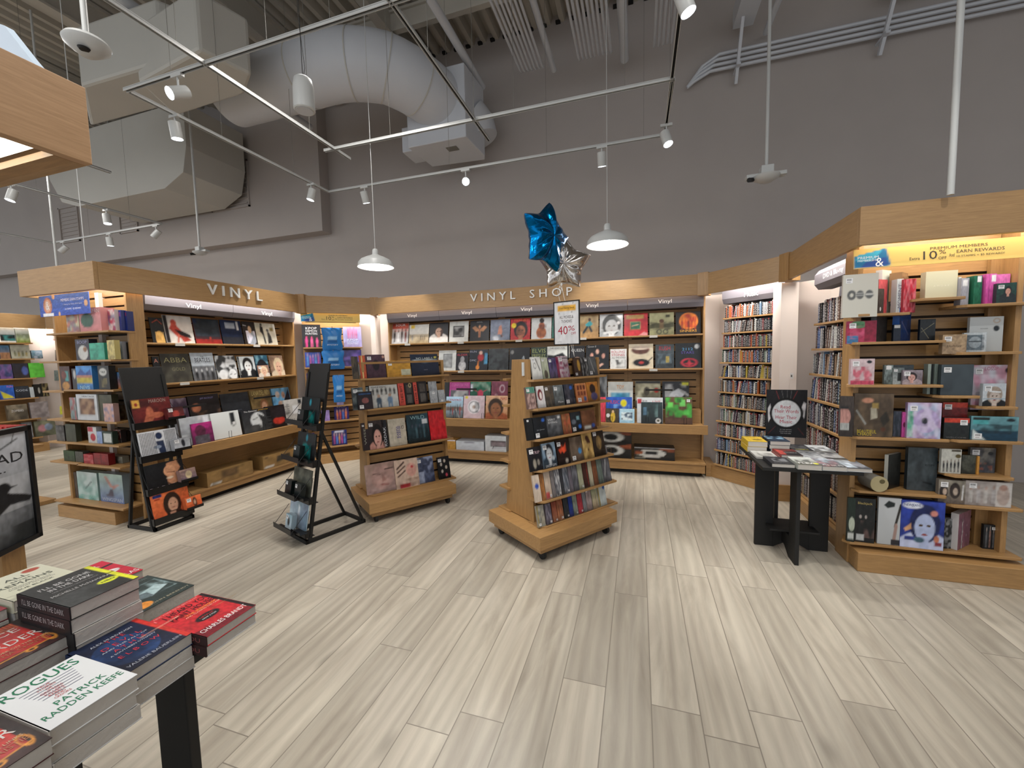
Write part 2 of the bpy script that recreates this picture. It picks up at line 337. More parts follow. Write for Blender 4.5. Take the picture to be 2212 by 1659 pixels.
b = MB(); b.box(-16, 5.3, 3.45, -4.72, 5.5, 6.0); struct('wall_bulkhead', b, M['wall'])
b = MB(); b.box(9, -6, 0, 9.2, 5.7, 6.0); struct('wall_right', b, M['wall'])
b = MB()   # raised access panels on the bulkhead
for x0, x1, z0, z1 in ((-7.0, -6.15, 4.0, 4.75), (-9.4, -8.9, 3.9, 4.5), (-11.2, -10.6, 3.9, 4.6)):
    for q in ((x0, z0, x1, z0+.025), (x0, z1-.025, x1, z1), (x0, z0, x0+.025, z1), (x1-.025, z0, x1, z1)): b.box(q[0], 5.275, q[1], q[2], 5.3, q[3])
    for i in range(8): b.box(x0+.05, 5.285, z0+.06+i*(z1-z0-.1)/8, x1-.05, 5.3, z0+.08+i*(z1-z0-.1)/8)
struct('trim_1', b, M['wall'])
# corrugated roof deck, real flutes running away from the camera
b = MB(); x = -16.; V = []; z0, z1, Y0, Y1 = 5.72, 5.82, -3.5, 5.5
prof = []
while x < 6: prof += [(x, z1), (x+.06, z1), (x+.09, z0), (x+.15, z0)]; x += .18
for X, Z in prof: V += [(X, Y0, Z), (X, Y1, Z)]
b.add(V, [(2*i, 2*i+1, 2*i+3, 2*i+2) for i in range(len(prof)-1)]); b.box(-16, Y0, 5.84, 6, Y1, 5.9)
struct('ceiling', b, M['deckm'])
b = MB()
for i in range(44): b.box(-3.9+i*.18, 5.46, 5.70, -3.84+i*.18, 5.5, 5.73)
struct('trim_2', b, M['hole'])
# steel joists under the deck
def joist(x, w=.12):
    t = MB(); t.box(x-w/2, -3.3, 5.35, x+w/2, 5.45, 5.38); t.box(x-.008, -3.3, 5.38, x+.008, 5.45, 5.66); t.box(x-w/2, -3.3, 5.66, x+w/2, 5.45, 5.7)
    struct('ceiling_joist', t, M['deckm'])
for x in (-12.5, -10.2, -8, -6.2, -4.4, -2.9): joist(x)
t = MB(); t.box(-4.2, 4.55, 5.4, -.4, 4.62, 5.43); t.box(-4.2, 4.58, 5.43, -.4, 4.59, 5.62); t.box(-4.2, 4.55, 5.62, -.4, 4.62, 5.65); struct('ceiling_beam', t, M['deckm'])
# ---------------------------------------------------------------- pale alcove walls behind the fixtures
AX0, AY0, AX1 = -4.72, 5.34, 1.72
def wallpoly(name, pts, z0, z1, th=.05):
    t = MB()
    for (xa, ya), (xb, yb) in zip(pts, pts[1:]):
        t.prism([(xa, ya), (xb, yb), (xb+th*(yb-ya)/math.hypot(xb-xa, yb-ya)*-1, yb+th*(xb-xa)/math.hypot(xb-xa, yb-ya)), (xa-th*(yb-ya)/math.hypot(xb-xa, yb-ya), ya+th*(xb-xa)/math.hypot(xb-xa, yb-ya))], z0, z1)
    struct(name, t, M['alc'])
wallpoly('wall_left', [(-4.72, 2.44), (-4.72, 4.42), (-3.82, 5.32), (-3.6, 5.34), (.92, 5.34), (1.06, 5.2), (1.72, 4.54), (1.78, 4.3), (1.78, 3.4)], 0, 2.1)
b = MB(); b.box(1.262, 4.345, 0, 1.40, 4.58, 2.05); struct('wall_pillar', b, M['alc'])
b = MB(); b.box(1.245, 4.325, 0, 1.405, 4.345, .155); b.box(1.245, 4.325, 0, 1.262, 4.5, .155); struct('baseboard_pillar', b, M['wood'])
b = MB(); b.box(.745, 5.0, 0, .83, 5.32, .15); struct('baseboard_back', b, M['wood'])
b = MB(); b.box(-3.70, 5.0, .0, -3.62, 5.12, 2.05); struct('trim_3', b, M['alc'])
# ---------------------------------------------------------------- fascia canopy
FZ0, FZ1 = 2.06, 2.285
UL = Unit(-4.26, 0, 90); UM = Unit(0, 4.90, 0)
def fascia(p, q, label, letters=None, tube=True, pw=11):
    """board from p to q; its visible face is on the right-hand side walking q -> p; shop side faces the camera"""
    d = Vector((q[0]-p[0], q[1]-p[1], 0)); L = d.length; a = math.atan2(d.y, d.x)
    mw = Matrix.Translation((p[0], p[1], 0)) @ Matrix.Rotation(a, 4, 'Z')
    t = thing('canopy_fascia', label, 'fascia', mw, 'oak canopy boards round the alcove')
    b = MB(); b.box(0, 0, FZ0, L, .03, FZ1); b.build('board', M['fascia'], t, bevel=.002)
    b = MB(); b.box(.05, .03, FZ1-.03, L-.05, .42, FZ1-.01); b.build('top_panel', M['fascia'], t)
    if tube:
        b = MB(); b.box(.08, .05, FZ1-.06, L-.08, .10, FZ1-.03); b.build('light_housing', M['white'], t)
        b = MB(); b.box(.09, .055, FZ1-.068, L-.09, .095, FZ1-.06); b.build('light_tube', M['led'], t)
        l = bpy.data.lights.new('fascia_light', 'AREA'); l.shape = 'RECTANGLE'; l.size = L-.2; l.size_y = .05; l.energy = pw*L; l.color = (1, .96, .9)
        o = bpy.data.objects.new('fascia_light', l); COL.objects.link(o); o.parent = t; o.location = (L/2, .085, FZ1-.08); o.rotation_euler = (math.radians(22), 0, 0)
    if letters:
        if letters == 'L1': a_, c_ = UL.ux(450, -.05, 2.17), UL.ux(567, -.05, 2.17); letters = ('V I N Y L', (a_+c_)/2-2.201, c_-a_, .105)
        else: a_, c_ = UM.ux(1016, 0, 2.17), UM.ux(1236, 0, 2.17); letters = ('V I N Y L    S H O P', (a_+c_)/2+3.56, c_-a_, .10)
        s, xc, w, h = letters; b = MB(); v, f, asp = text_mesh(s)
        b2 = MB(); n = len(v); x0 = xc-w/2; z0 = (FZ0+FZ1)/2-h/2+.02
        fr = [(x0+i*w, -.022, z0+j*h) for i, j in v]; bk = [(x0+i*w, -.004, z0+j*h) for i, j in v]
        from collections import Counter
        ed = Counter(); 
        for g in f:
            for i in range(len(g)): ed[frozenset((g[i], g[(i+1) % len(g)]))] += 1
        par = list(range(n))
        def root(i):
            while par[i] != i: par[i] = par[par[i]]; i = par[i]
            return i
        for g in f:
            for i in g[1:]: par[root(i)] = root(g[0])
        for rt in sorted({root(g[0]) for g in f}, key=lambda i: v[i][0]):
            idx = [i for i in range(n) if root(i) == rt]; mp_ = {i: k for k, i in enumerate(idx)}; m_ = len(idx); b2 = MB()
            fs = [tuple(mp_[i] for i in g) for g in f if root(g[0]) == rt]; es = [tuple(mp_[i] for i in e) for e, c in ed.items() if c == 1 and root(list(e)[0]) == rt]
            b2.add([fr[i] for i in idx]+[bk[i] for i in idx], fs+[tuple(i+m_ for i in g)[::-1] for g in fs]+[(a_, b_, b_+m_, a_+m_) for a_, b_ in es]); b2.build('letter', M['letter'], t)
    return t
def pilaster(x, y, a, label):
    mw = Matrix.Translation((x, y, 0)) @ Matrix.Rotation(math.radians(a), 4, 'Z'); b = MB(); b.box(-.055, -.02, FZ0-.01, .055, .10, FZ1+.012)
    o = b.build('canopy_pilaster', M['woodv'], mw=mw, bevel=.002); tag(o, label, 'pilaster', 'oak joint blocks of the canopy')
fascia((-4.23, 2.201), (-4.23, 4.27), 'oak canopy board lettered VINYL over the side record wall', 'L1')
fascia((-5.27, 3.3), (-5.27, 2.201), 'oak canopy board on the far side of the board game end display', tube=False)
fascia((-4.23, 4.27), (-3.58, 4.92), 'short angled oak canopy board over the yellow premium members sign')
fascia((-3.56, 4.92), (.68, 4.92), 'long oak canopy board lettered VINYL SHOP over the middle record wall', 'L2')
fascia((.68, 4.92), (1.273, 4.24), 'angled oak canopy board over the Music header')
fascia((1.273, 4.24), (1.273, 3.031), 'oak canopy board over the disc shelves beside the white pillar', pw=8)
fascia((1.273, 3.0), (2.9, 3.0), 'oak canopy board over the wide yellow premium members sign', pw=6)
fascia((-5.27, 2.17), (-4.23, 2.17), 'oak canopy board end over the blue stamps sign', pw=4)
for x, y, a, l in ((-4.22, 4.27, 22, 'oak joint block where the VINYL board meets the angled board'), (-3.57, 4.93, 22, 'oak joint block between yellow sign board and VINYL SHOP board'),
                   (.68, 4.91, -22, 'oak joint block at the far end of the VINYL SHOP board'), (1.26, 4.25, -68, 'oak joint block above the white pillar')): pilaster(x, y, a, l)
# far alcove canopy
fascia((-9.6, 1.5), (-9.6, 4.22), 'distant oak canopy board over the board game wall')
fascia((-9.6, 4.22), (-8.9, 4.9), 'distant angled oak canopy board beside the board game wall')
# canopy high over the camera's near corner
def near_canopy():
    t = thing('canopy_bulkhead', 'close oak canopy with a bright tube light under it', 'canopy', Matrix.Identity(4))
    b = MB(); b.box(-1.63, -1.2, FZ0, -1.60, .845, FZ1); b.build('board', M['fascia'].copy(), t, bevel=.002)
    wm = t.children[0].data.materials; wm[0] = wood('oak_fascia_cross', 'c09a74', 'a5815c', (18, 1.2, 18)); 
    b = MB(); b.box(-2.6, .815, FZ0, -1.63, .845, FZ1); b.build('end_board', M['fascia'], t, bevel=.002)
    b = MB(); b.box(-2.6, -1.2, FZ1-.03, -1.63, .815, FZ1-.01); b.build('soffit', M['alc'], t)
    b = MB(); b.box(-2.6, .70, FZ0+.03, -1.66, .76, FZ0+.08); b.build('light_housing', M['white'], t)
    b = MB(); b.box(-2.6, .705, FZ0+.022, -1.67, .755, FZ0+.03); b.build('light_tube', M['led'], t)
    b = MB(); b.box(-2.6, .77, FZ0, -1.63, .815, FZ0+.02); b.build('lip', M['wood'], t)
near_canopy()
b = MB(); b.prism([(-2.55, 2.29), (-1.66, 2.29), (-1.735, 2.365), (-1.845, 2.485), (-1.89, 2.505), (-2.55, 2.53)], .79, .81, 'y')
o = b.build('hanging_sign', mat('pale_blue_card', 'b8c8d8', .6)); tag(o, 'pale blue sign panel standing on top of the near canopy', 'sign')
# ================================================================= wall fixtures
def slotted_back(t, x0, x1, z0, z1, y, bays=1, pitch=.085, sl=.014, m='wood'):
    b = MB(); bw = (x1-x0)/bays
    for i in range(bays):
        a, c = x0+i*bw, x0+(i+1)*bw
        b.box(a, y, z0, a+.045, y+.018, z1); b.box(c-.045, y, z0, c-.002, y+.018, z1)
        z = z0
        while z < z1-.01:
            b.box(a+.045, y, z, c-.045, y+.018, min(z+pitch-sl, z1))
            z += pitch
    b.build('back_panel', M[m], t)
    b = MB(); b.box(x0, y+.02, z0, x1, y+.03, z1); b.build('slot_backing', M['dark'], t)
def header(t, x0, x1, y, bays, word, z0=1.945, z1=2.11):
    bw = (x1-x0)/bays
    for i in range(bays):
        a = x0+i*bw; pr_ = [(0, z0), (-.025, z0+.05), (-.03, z1-.03), (0, z1)]
        b = MB(); b.prism([(y+p, q) for p, q in pr_]+[(y+.1, z1), (y+.1, z0)], a+.002, a+bw-.002, 'x'); h = b.build('header_panel', M['sign'], t)
        b = MB(); put_text(b, word, a+bw*.5, z0+.07, .062*len(word)/2.1, .055, -(y-.0305), hx('e8e8e8')); b.build('lettering', M['paper'], h, color=True)
def shelf_tag(t, x, y, z):
    b = MB(); b.box(x, y-.004, z-.03, x+.09, y-.002, z-.002, hx('b9b6b0')); b.build('price_strip', M['paper'], t, color=True)
UL = Unit(-4.26, 0, 90); UM = Unit(0, 4.90, 0); UK = Unit(-4.23, 4.27, 45); UU = Unit(.807, 4.99, -45); UD = Unit(1.366, 4.30, -90)
UR = Unit(1.375, 3.175, 0); UE = Unit(-5.30, 2.30, 0); RC = Unit(-.688, 2.76, 53); RL = Unit(-2.31, 2.99, 53.5); UF = Unit(-9.55, 0, 90)
def loc(U, px, py, z): q = Zp(px, py, z)-U.o; return float(q@U.x), float(q@U.y)
RC.base = (loc(RC, 1167, 1203, .06), 0); RL.base = (loc(RL, 799, 1121, .06), 0)
RC.base = (RC.base[0], RC.ux(1333, RC.base[0][1], .09)); RL.base = (RL.base[0], RL.ux(986, RL.base[0][1], .09))
print('BASE', RC.base, RL.base)
def record_wall(U, x0, x1, bays, label, pt=.17):
    t = thing('record_wall_unit', label, 'shelf unit', U.M)
    slotted_back(t, x0, x1, .17, 2.1, .34, bays)
    for xx in (x0-.02, x1):
        b = MB(); b.box(xx, .16, .0, xx+.02, .36, 2.1); b.build('side_panel', M['woodv'], t, bevel=.002)
    for z, y in ((1.64, .16), (1.245, .14)):
        for i in range(bays):
            bw = (x1-x0)/bays; b = MB(); b.box(x0+i*bw+.001, y, z-.018, x0+(i+1)*bw-.001, .34, z); b.build('shelf', M['wood'], t, bevel=.002)
            shelf_tag(t, x0+(i+.3)*bw, y, z+.0)
    b = MB(); b.box(x0, .0, .50, x1+.04, .03, .605); b.box(x0, .03, .575, x1, .34, .60); b.build('ledge', M['wood'], t, bevel=.002)
    b = MB(); b.box(x0, .03, .17, x1, .34, .5)
    b = MB(); b.box(x0, .27, .17, x1, .30, .575); b.build('lower_back', M['wood'], t)
    b = MB(); b.box(x0, .02, .05, x1+.02, .34, pt-.02); b.box(x0, .0, pt-.02, x1+.025, .34, pt); b.build('plinth', M['wood'], t, bevel=.002)
    b = MB(); b.box(x0+.03, .08, 0, x1-.03, .33, .05); b.build('toe_kick', M['blackm'], t)
    b = MB()     # raised step that carries the back row of sleeves
    b.box(x0+.01, .17, .60, x1-.01, .33, .76); b.build('bin_step', M['wood'], t)
    header(t, x0, x1, .14, bays, 'Vinyl')
    # wire book stops on the ledge
    for i in range(bays*2):
        xx = x0+(i+.5)*(x1-x0)/bays/2; s = MB(); s.tube([(xx, .035, .606), (xx, .035, .68), (xx+.03, .035, .68), (xx+.03, .035, .606)], .0022, 6); s.build('wire_stop', M['blackm'], t)
    for i in range(bays):
        xx = x0+(i+.25)*(x1-x0)/bays; s = MB(); s.box(xx, .155, .98, xx+.3, .165, 1.0); s.build('divider_rail', M['blackm'], t)
    return t
TL = record_wall(UL, 2.60, 4.32, 2, 'oak record wall under the VINYL lettering, side wall of the alcove', .135)
TM = record_wall(UM, -3.43, .705, 5, 'long oak record wall under the VINYL SHOP lettering')
# end cap upright board between endcap and the side record wall
# angled corner unit
t = thing('corner_shelf_unit', 'angled oak corner shelf under the small yellow premium members sign', 'shelf unit', UK.M)
slotted_back(t, .01, .76, .1, 2.05, .28, 1, .085)
for z in (1.605, 1.335, 1.01, .795, .585, .225):
    b = MB(); b.box(.01, .08, z-.018, .76, .28, z); b.build('shelf', M['wood'], t, bevel=.002)
b = MB(); b.box(.0, .05, 0, .78, .30, .12); b.build('plinth', M['wood'], t, bevel=.002)
# music unit with sloping front
t = thing('music_shelf_unit', 'tall pale-lit disc shelf under the Music header', 'shelf unit', UU.M)
MZ = [1.80-.163*i for i in range(11)]; MYF = [.10-.013*i for i in range(11)]
for z, y in zip(MZ, MYF):
    b = MB(); b.box(.03, y, z-.016, .69, y+.17, z); b.build('shelf', M['wood'], t, bevel=.0015)
b = MB(); b.prism([(.12, 0), (.30, 0), (.32, 2.1), (.28, 2.1)], .03, .69, 'x'); b.build('back_panel', M['sign'], t)
b = MB(); b.box(-.04, .0, 0, .64, .13, .14); b.build('plinth', M['wood'], t, bevel=.002)
header(t, .03, .69, .11, 1, 'Music', 1.955, 2.13)
# disc unit on the pillar's other side
t = thing('disc_shelf_unit', 'oak disc shelf running from the white pillar to the big end display', 'shelf unit', UD.M)
DZ = [1.66-.2185*i for i in range(8)]; DYF = [.12-.012*i for i in range(8)]
for z, y in zip(DZ, DYF):
    b = MB(); b.box(.06, y, z-.018, .94, y+.18, z); b.build('shelf', M['wood'], t, bevel=.0015)
b = MB(); b.prism([(.20, 0), (.33, 0), (.34, 2.1), (.31, 2.1)], .06, .94, 'x'); b.build('back_panel', M['sign'], t)
b = MB(); b.box(.0, .0, 0, .96, .19, .12); b.build('plinth', M['wood'], t, bevel=.002)
b = MB(); b.prism([(.1, 1.94), (.07, 1.98), (.07, 2.06), (.1, 2.1), (.2, 2.1), (.2, 1.94)], .19, .94, 'x'); h = b.build('header_panel', M['sign'], t)
b = MB(); put_text(b, 'DVD & Blu-ray', .19+.34, 2.02, .34, .05, -.069, hx('e8e8e8')); b.build('lettering', M['paper'], h, color=True)
s = MB(); s.box(-.03, -.02, 1.17, .04, -.018, 1.22, hx('dcdcdc')); s.box(-.01, -.022, 1.185, .02, -.0205, 1.205, hx('555')); s.build('price_flag', M['paper'], t, color=True)
# big end display
t = thing('end_display_unit', 'wide slotted oak end display under the large yellow sign', 'shelf unit', UR.M)
slotted_back(t, .0, .745, .17, 2.24, .13, 1, .0865, .017)
for xa in (-.03, .747):
    b = MB(); b.box(xa, .0, 0, xa+.028, .16, 2.24); b.build('side_panel', M['woodv'], t, bevel=.002)
b = MB(); b.box(-.03, .16, 0, .775, .17, 2.05); b.build('rear_board', M['woodv'], t)
b = MB(); b.box(.685, .10, .15, .747, .128, 2.05); b.build('stile', M['woodv'], t)
b = MB(); b.box(-.02, -.12, .0, .83, .12, .125); b.build('plinth', M['wood'], t, bevel=.003)
RB = dict(a=(1.655, -.07, .225), b=(1.735, .245, .485), c=(1.685, .46, .80), d=(1.478, -.07, .405), e=(1.402, .45, .755), f=(1.205, -.08, .405), g=(1.14, .37, .58), h=(1.075, .58, .755),
          i=(.868, -.05, .45), j=(.868, .46, .79), k=(.515, -.03, .45), l=(.65, .45, .76), m=(.462, .455, .81), n=(.165, -.07, .82))
for k, (z, xa, xb) in RB.items():
    b = MB(); b.prism([(xa+.03, -.06), (xb-.01, -.06), (xb, -.05), (xb, .128), (max(xa, .0), .128), (xa, -.02)], z-.016, z); b.build('shelf', M['wood'], t, bevel=.0015)
# end cap with board games
t = thing('game_display_unit', 'slotted oak end display with staggered shelves under the blue sign', 'shelf unit', UE.M)
slotted_back(t, .12, .96, .16, 2.24, .17, 1, .0865, .017)
for q in ((.09, .04, .118), (.962, .12, .99)):
    b = MB(); b.box(q[0], q[1], 0, q[2], .25, 2.24); b.build('side_panel', M['woodv'], t, bevel=.002)
b = MB(); b.box(.0, -.02, 0, .83, .2, .115); b.build('plinth', M['wood'], t, bevel=.003)
ez = lambda px, py: round(UE.uz(py, UE.ux(px, -.03, 1.), -.03), 3)
EZ = [(ez(215, 715), .13, .995), (ez(150, 780), -.02, .44), (ez(230, 777), .445, .995), (ez(150, 845), -.02, .30), (ez(210, 842), .30, .99), (ez(170, 908), .0, .34), (ez(215, 911), .34, .99), (ez(140, 956), -.02, .30), (ez(220, 961), .30, .99), (ez(160, 1001), -.02, .40), (ez(230, 1009), .38, .98), (.165, -.02, .97)]

for z, xa, xb in EZ:
    b = MB(); b.box(xa, -.03, z-.016, xb, .17, z); b.build('shelf', M['wood'], t, bevel=.0015)
# far board game wall
t = thing('game_wall_unit', 'distant dark-shadowed shelf wall full of board games', 'shelf unit', UF.M)
FZ = [UF.uz(p, UF.ux(50, .09, 1.3), .06) for p in (740, 774.5, 816.5, 859.5, 905, 946)]
b = MB(); b.box(1.2, .30, 0, 4.1, .33, 2.05); b.build('back_panel', M['wood'], t)
for z in FZ:
    b = MB(); b.box(1.2, .06, z-.02, 4.05, .30, z); b.build('shelf', M['wood'], t)
b = MB(); b.box(1.2, .02, 0, 4.1, .3, .14); b.build('plinth', M['wood'], t)
wallpoly('wall_far', [(-9.9, 1.2), (-9.9, 4.25), (-9.2, 5.0), (-8.6, 5.42)], 0, 2.1)
UG = Unit(-9.50, 4.28, 42)
t = thing('angled_game_unit', 'distant angled shelf of board games behind the end display', 'shelf unit', UG.M)
GZ = [UG.uz(p, UG.ux(135, .09, 1.3), .06) for p in (735, 779, 822, 895)]
for z in GZ:
    b = MB(); b.box(.05, .06, z-.02, 1.0, .27, z); b.build('shelf', M['wood'], t)
b = MB(); b.box(.03, .27, 0, 1.02, .29, 2.05); b.build('back_panel', M['wood'], t)
b = MB(); b.box(.03, .0, 0, 1.02, .27, .12); b.build('plinth', M['wood'], t)
# ================================================================= mobile racks
def caster(t, x, y):
    b = MB(); b.tube([(x-.012, y, .032), (x+.012, y, .032)], .032, 18); w_ = b.build('caster_wheel', M['rubber'], t, smooth=True)
    b = MB(); b.box(x-.02, y-.018, .05, x-.015, y+.018, .085); b.box(x+.015, y-.018, .05, x+.02, y+.018, .085); b.box(x-.02, y-.02, .08, x+.02, y+.02, .09); b.build('fork', M['chrome'], w_)
def rack(U, L, tiers, label, topz=1.41, dep=.50, y0s=0.0):
    t = thing('mobile_rack', label, 'display rack', U.M)
    b0, b1 = U.base
    b = MB(); b.box(b0[0], b0[1], .095, b1, dep+.02, .19); b.box(b0[0]+.03, b0[1]+.03, .055, b1-.03, dep-.01, .095); b.build('base', M['wood'], t, bevel=.003)
    prof = [(.08, .195), (dep-.06, .195), (dep-.18, topz), (.12, topz)]
    for x in (.02, L-.045):
        b = MB(); b.prism(prof, x, x+.025, 'x'); b.build('end_panel', M['woodv'], t, bevel=.002)
    for s in (0, 1):     # slotted core, both faces
        b = MB(); z = .2
        f = (lambda z: .10+.02*(z-.2)/1.2+.03) if s == 0 else (lambda z: dep-.08-(z-.2)/1.2*.12-.045)
        while z < topz-.02:
            b.box(.045, f(z), z, L-.045, f(z)+.014, min(z+.07, topz)); z += .09
        b.build('slat_panel', M['wood'], t)
    b = MB(); b.prism([(.155, .2), (dep-.15, .2), (dep-.22, topz-.02), (.17, topz-.02)], .05, L-.05, 'x'); b.build('core', M['dark'], t)
    b = MB(); b.box(.03, .13, topz-.02, L-.03, dep-.19, topz); b.build('top', M['wood'], t)
    for z, y in tiers:
        b = MB(); b.prism([(-.0, y+.035), (.04, y), (L+.02, y), (L+.02, .14), (.045, .14), (.045, .12), (0, .12)], z-.016, z); b.build('shelf', M['wood'], t, bevel=.0015)
        b = MB(); b.box(.05, y+.012, z, L-.0, y+.0145, z+.05); b.build('clear_lip', M['glass'], t)
    for z, y in tiers:
        b = MB(); b.box(-.0, dep-.13, z-.016, L, dep-.06-(z-.2)/1.2*.12+.085, z); b.build('rear_shelf', M['wood'], t)
    for x in (b0[0]+.07, b1-.07):
        for y in (b0[1]+.06, dep-.06): caster(t, x, y)
    b = MB(); b.tube([(-.004+.02, .17, topz-.12), (-.004+.02, .17, topz-.02)], .012, 10); b.build('hook_plate', M['white'], t, smooth=True)
    return t
TC = [(1.262, .075), (1.053, .035), (.83, .02), (.605, .0), (.385, -.03), (.20, -.04)]
rack(RC, .80, TC, 'oak mobile rack of small cases carrying the sale sign')
TLR = [(1.262, .075), (.985, .05), (.61, .03), (.205, .0)]
rack(RL, .86, TLR, 'oak mobile rack with large sleeves beside the black easel', dep=.42)
# sale sign on a stem
t = thing('sale_sign', 'framed white sign reading ALL MOVIES & TV SHOWS 40% OFF', 'sign', Matrix.Identity(4))
U = Unit(-.66, 3.12, -18); t.matrix_world = U.M
pz = 1.50; xs0, xs1 = U.ux(1196, 0, 1.8), U.ux(1253, 0, 1.5); zt, zb = U.uz(650, (xs0+xs1)/2, 0), U.uz(745, (xs0+xs1)/2, 0)
b = MB()
for q in ((xs0, zb, xs1, zb+.008), (xs0, zt-.008, xs1, zt), (xs0, zb, xs0+.008, zt), (xs1-.008, zb, xs1, zt)): b.box(q[0], -.006, q[1], q[2], .006, q[3])
b.build('frame', M['blackm'], t, bevel=.001)
me, _ = panel_mesh(xs1-xs0-.012, zt-zb-.012, .004, 'f d6d6d8;r 14 78 88 92 d9a53a;t 51 85 60 6 543 Grand Opening Special;t 50 64 56 7 433 ALL MOVIES &;t 50 54 42 7 433 TV SHOWS;t 35 33 40 20 a32338 40;t 70 37 26 12 a32338 %;t 78 25 20 6 a32338 OFF;r 20 72 22 74 444;r 70 74 73 76 444;r 34 94 38 96 555;r 75 95 79 97 444;t 22 6 20 2 999 offer', 30, 5, 'paper')
o = bpy.data.objects.new('sign_card', me); COL.objects.link(o); o.parent = t; o.matrix_local = T(xs0+.006, -.003, zb+.006)
b = MB(); b.tube([((xs0+xs1)/2+.01, .0, 1.40), ((xs0+xs1)/2+.01, .0, zb+.01)], .006, 10); b.box((xs0+xs1)/2-.03, -.03, 1.411, (xs0+xs1)/2+.05, .03, 1.416); b.build('stem', M['blackm'], t)
# ================================================================= yellow and blue signs
def banner(U, x0, x1, z0, z1, y, spec, label, lean=0, res=90):
    me, _ = panel_mesh(x1-x0, z1-z0, .006, spec, res, 3, 'paper')
    o = bpy.data.objects.new('sign_banner', me); COL.objects.link(o); o.matrix_world = U.M @ T(x0, y, z0) @ Matrix.Rotation(math.radians(lean), 4, 'X'); tag(o, label, 'sign')
YB = 'f e0bf6c;plain;p 1b6f9c 0 0 23 8 20 98 0 64;n 5cc6d6 .0 9;p 3aa6c4 1 40 12 30 18 92 2 68;p 2a4c92 4 2 22 9 20 50 8 34;t 9 55 13 13 dfeaf0 PREMIUM;t 9 40 13 10 dfeaf0 MEMBERSHIP;t 16 28 5 44 f2f2f2 &;t 62 76 32 14 4a4238 PREMIUM MEMBERS;t 37 32 6 15 4a4238 Extra;t 46 44 8 42 3c3630 10;t 53 56 4 20 3c3630 %;t 53 26 4.6 14 4a4238 OFF;t 58.2 37 3 16 4a4238 And;t 74 52 26 16 4a4238 EARN REWARDS;t 74 28 26 11 4a4238 10 STAMPS = $5 REWARD!'
YB = YB.replace(';n 5cc6d6 .0 9', '')
banner(UR, -.085, .74, 1.935, 2.055, -.075, YB, 'large yellow PREMIUM MEMBERS sign above the wide end display', -4)
banner(UK, .0, .74, 1.945, 2.065, .05, YB, 'small distant yellow PREMIUM MEMBERS sign above the angled corner shelf')
banner(UE, .10, .80, 1.885, 2.07, -.04, 'f 3c52a8 5c7cc8;e 17 50 9 40 c98462;r 6 0 28 14 e8e8ee;e 17 52 6 30 e2b49a;t 17 52 7 40 f4f0ee &;t 68 72 46 13 eef MEMBERS EARN STAMPS;t 68 50 38 8 dde 1 Stamp for Every $10 Spent;t 68 28 32 9 eef 10 STAMPS = $5 REWARD;e 94 50 3.5 15 e4b48c;e 30 92 3 12 e4b48c;e 40 8 2 10 e4b48c', 'blue MEMBERS EARN STAMPS sign over the board game display')
# ================================================================= easel racks
def easel(U, label, W_=.325, H_=1.34, D_=.33):
    """face plane leans back: y = lean*z ; local x 0..W_"""
    t = thing('easel_rack', label, 'display rack', U.M)
    ln = lambda z: .03+.17*z
    b = MB()
    for x in (0, W_-.02):
        b.bar((x+.01, ln(.02), .02), (x+.01, ln(H_), H_), .02, .028, (1, 0, 0))
    b.build('front_post', M['blackm'], t)
    for x in (0, W_-.02):
        b = MB(); b.bar((x+.01, D_, .02), (x+.01, ln(.86), .86), .018, .022, (1, 0, 0)); b.build('rear_leg', M['blackm'], t)
    b = MB(); b.box(0, .0, 0, .022, D_+.02, .03); b.box(W_-.022, 0, 0, W_, D_+.02, .03); b.box(0, 0, 0, W_, .022, .03); b.box(0, D_, 0, W_, D_+.02, .03); b.build('base_frame', M['blackm'], t, bevel=.002)
    b = MB(); b.prism([(ln(1.10), 1.10), (ln(1.10)+.012, 1.10), (ln(H_+.07)+.012, H_+.07), (ln(H_+.07), H_+.07)], 0, W_, 'x'); b.build('header_board', M['blackm'], t, bevel=.002)
    for z in (.88, .595, .31, .055):
        y = ln(z)-.045
        b = MB(); b.box(0, y, z-.004, W_, y+.075, z); b.box(0, y, z, W_, y+.003, z+.055); b.box(0, y, z, .003, y+.06, z+.055); b.box(W_-.003, y, z, W_, y+.06, z+.055); b.build('record_tray', M['black'], t)
        b = MB(); b.box(W_-.10, y-.06, z+.05, W_+.045, y-.0, z+.054); b.box(W_-.10, y-.06, z+.05, W_+.045, y-.057, z+.075); b.build('case_tray', M['black'], t)
        for wq in ([(W_+.04, y-.005, z+.06), (W_-.01, y+.05, z+.20)], [(.004, y, z+.05), (.004, y+.07, z+.20)]):
            b = MB(); b.tube(wq, .002, 5); b.build('tray_wire', M['black'], t)
    return t, ln
UA1 = Unit(-3.945, 2.27, 90); UA2 = Unit(-2.78, 2.53, -20)
easel(UA1, 'black easel rack of record sleeves in front of the side record wall')
easel(UA2, 'black easel rack seen from its side, left of the wide sleeve rack', H_=1.34, D_=.5)
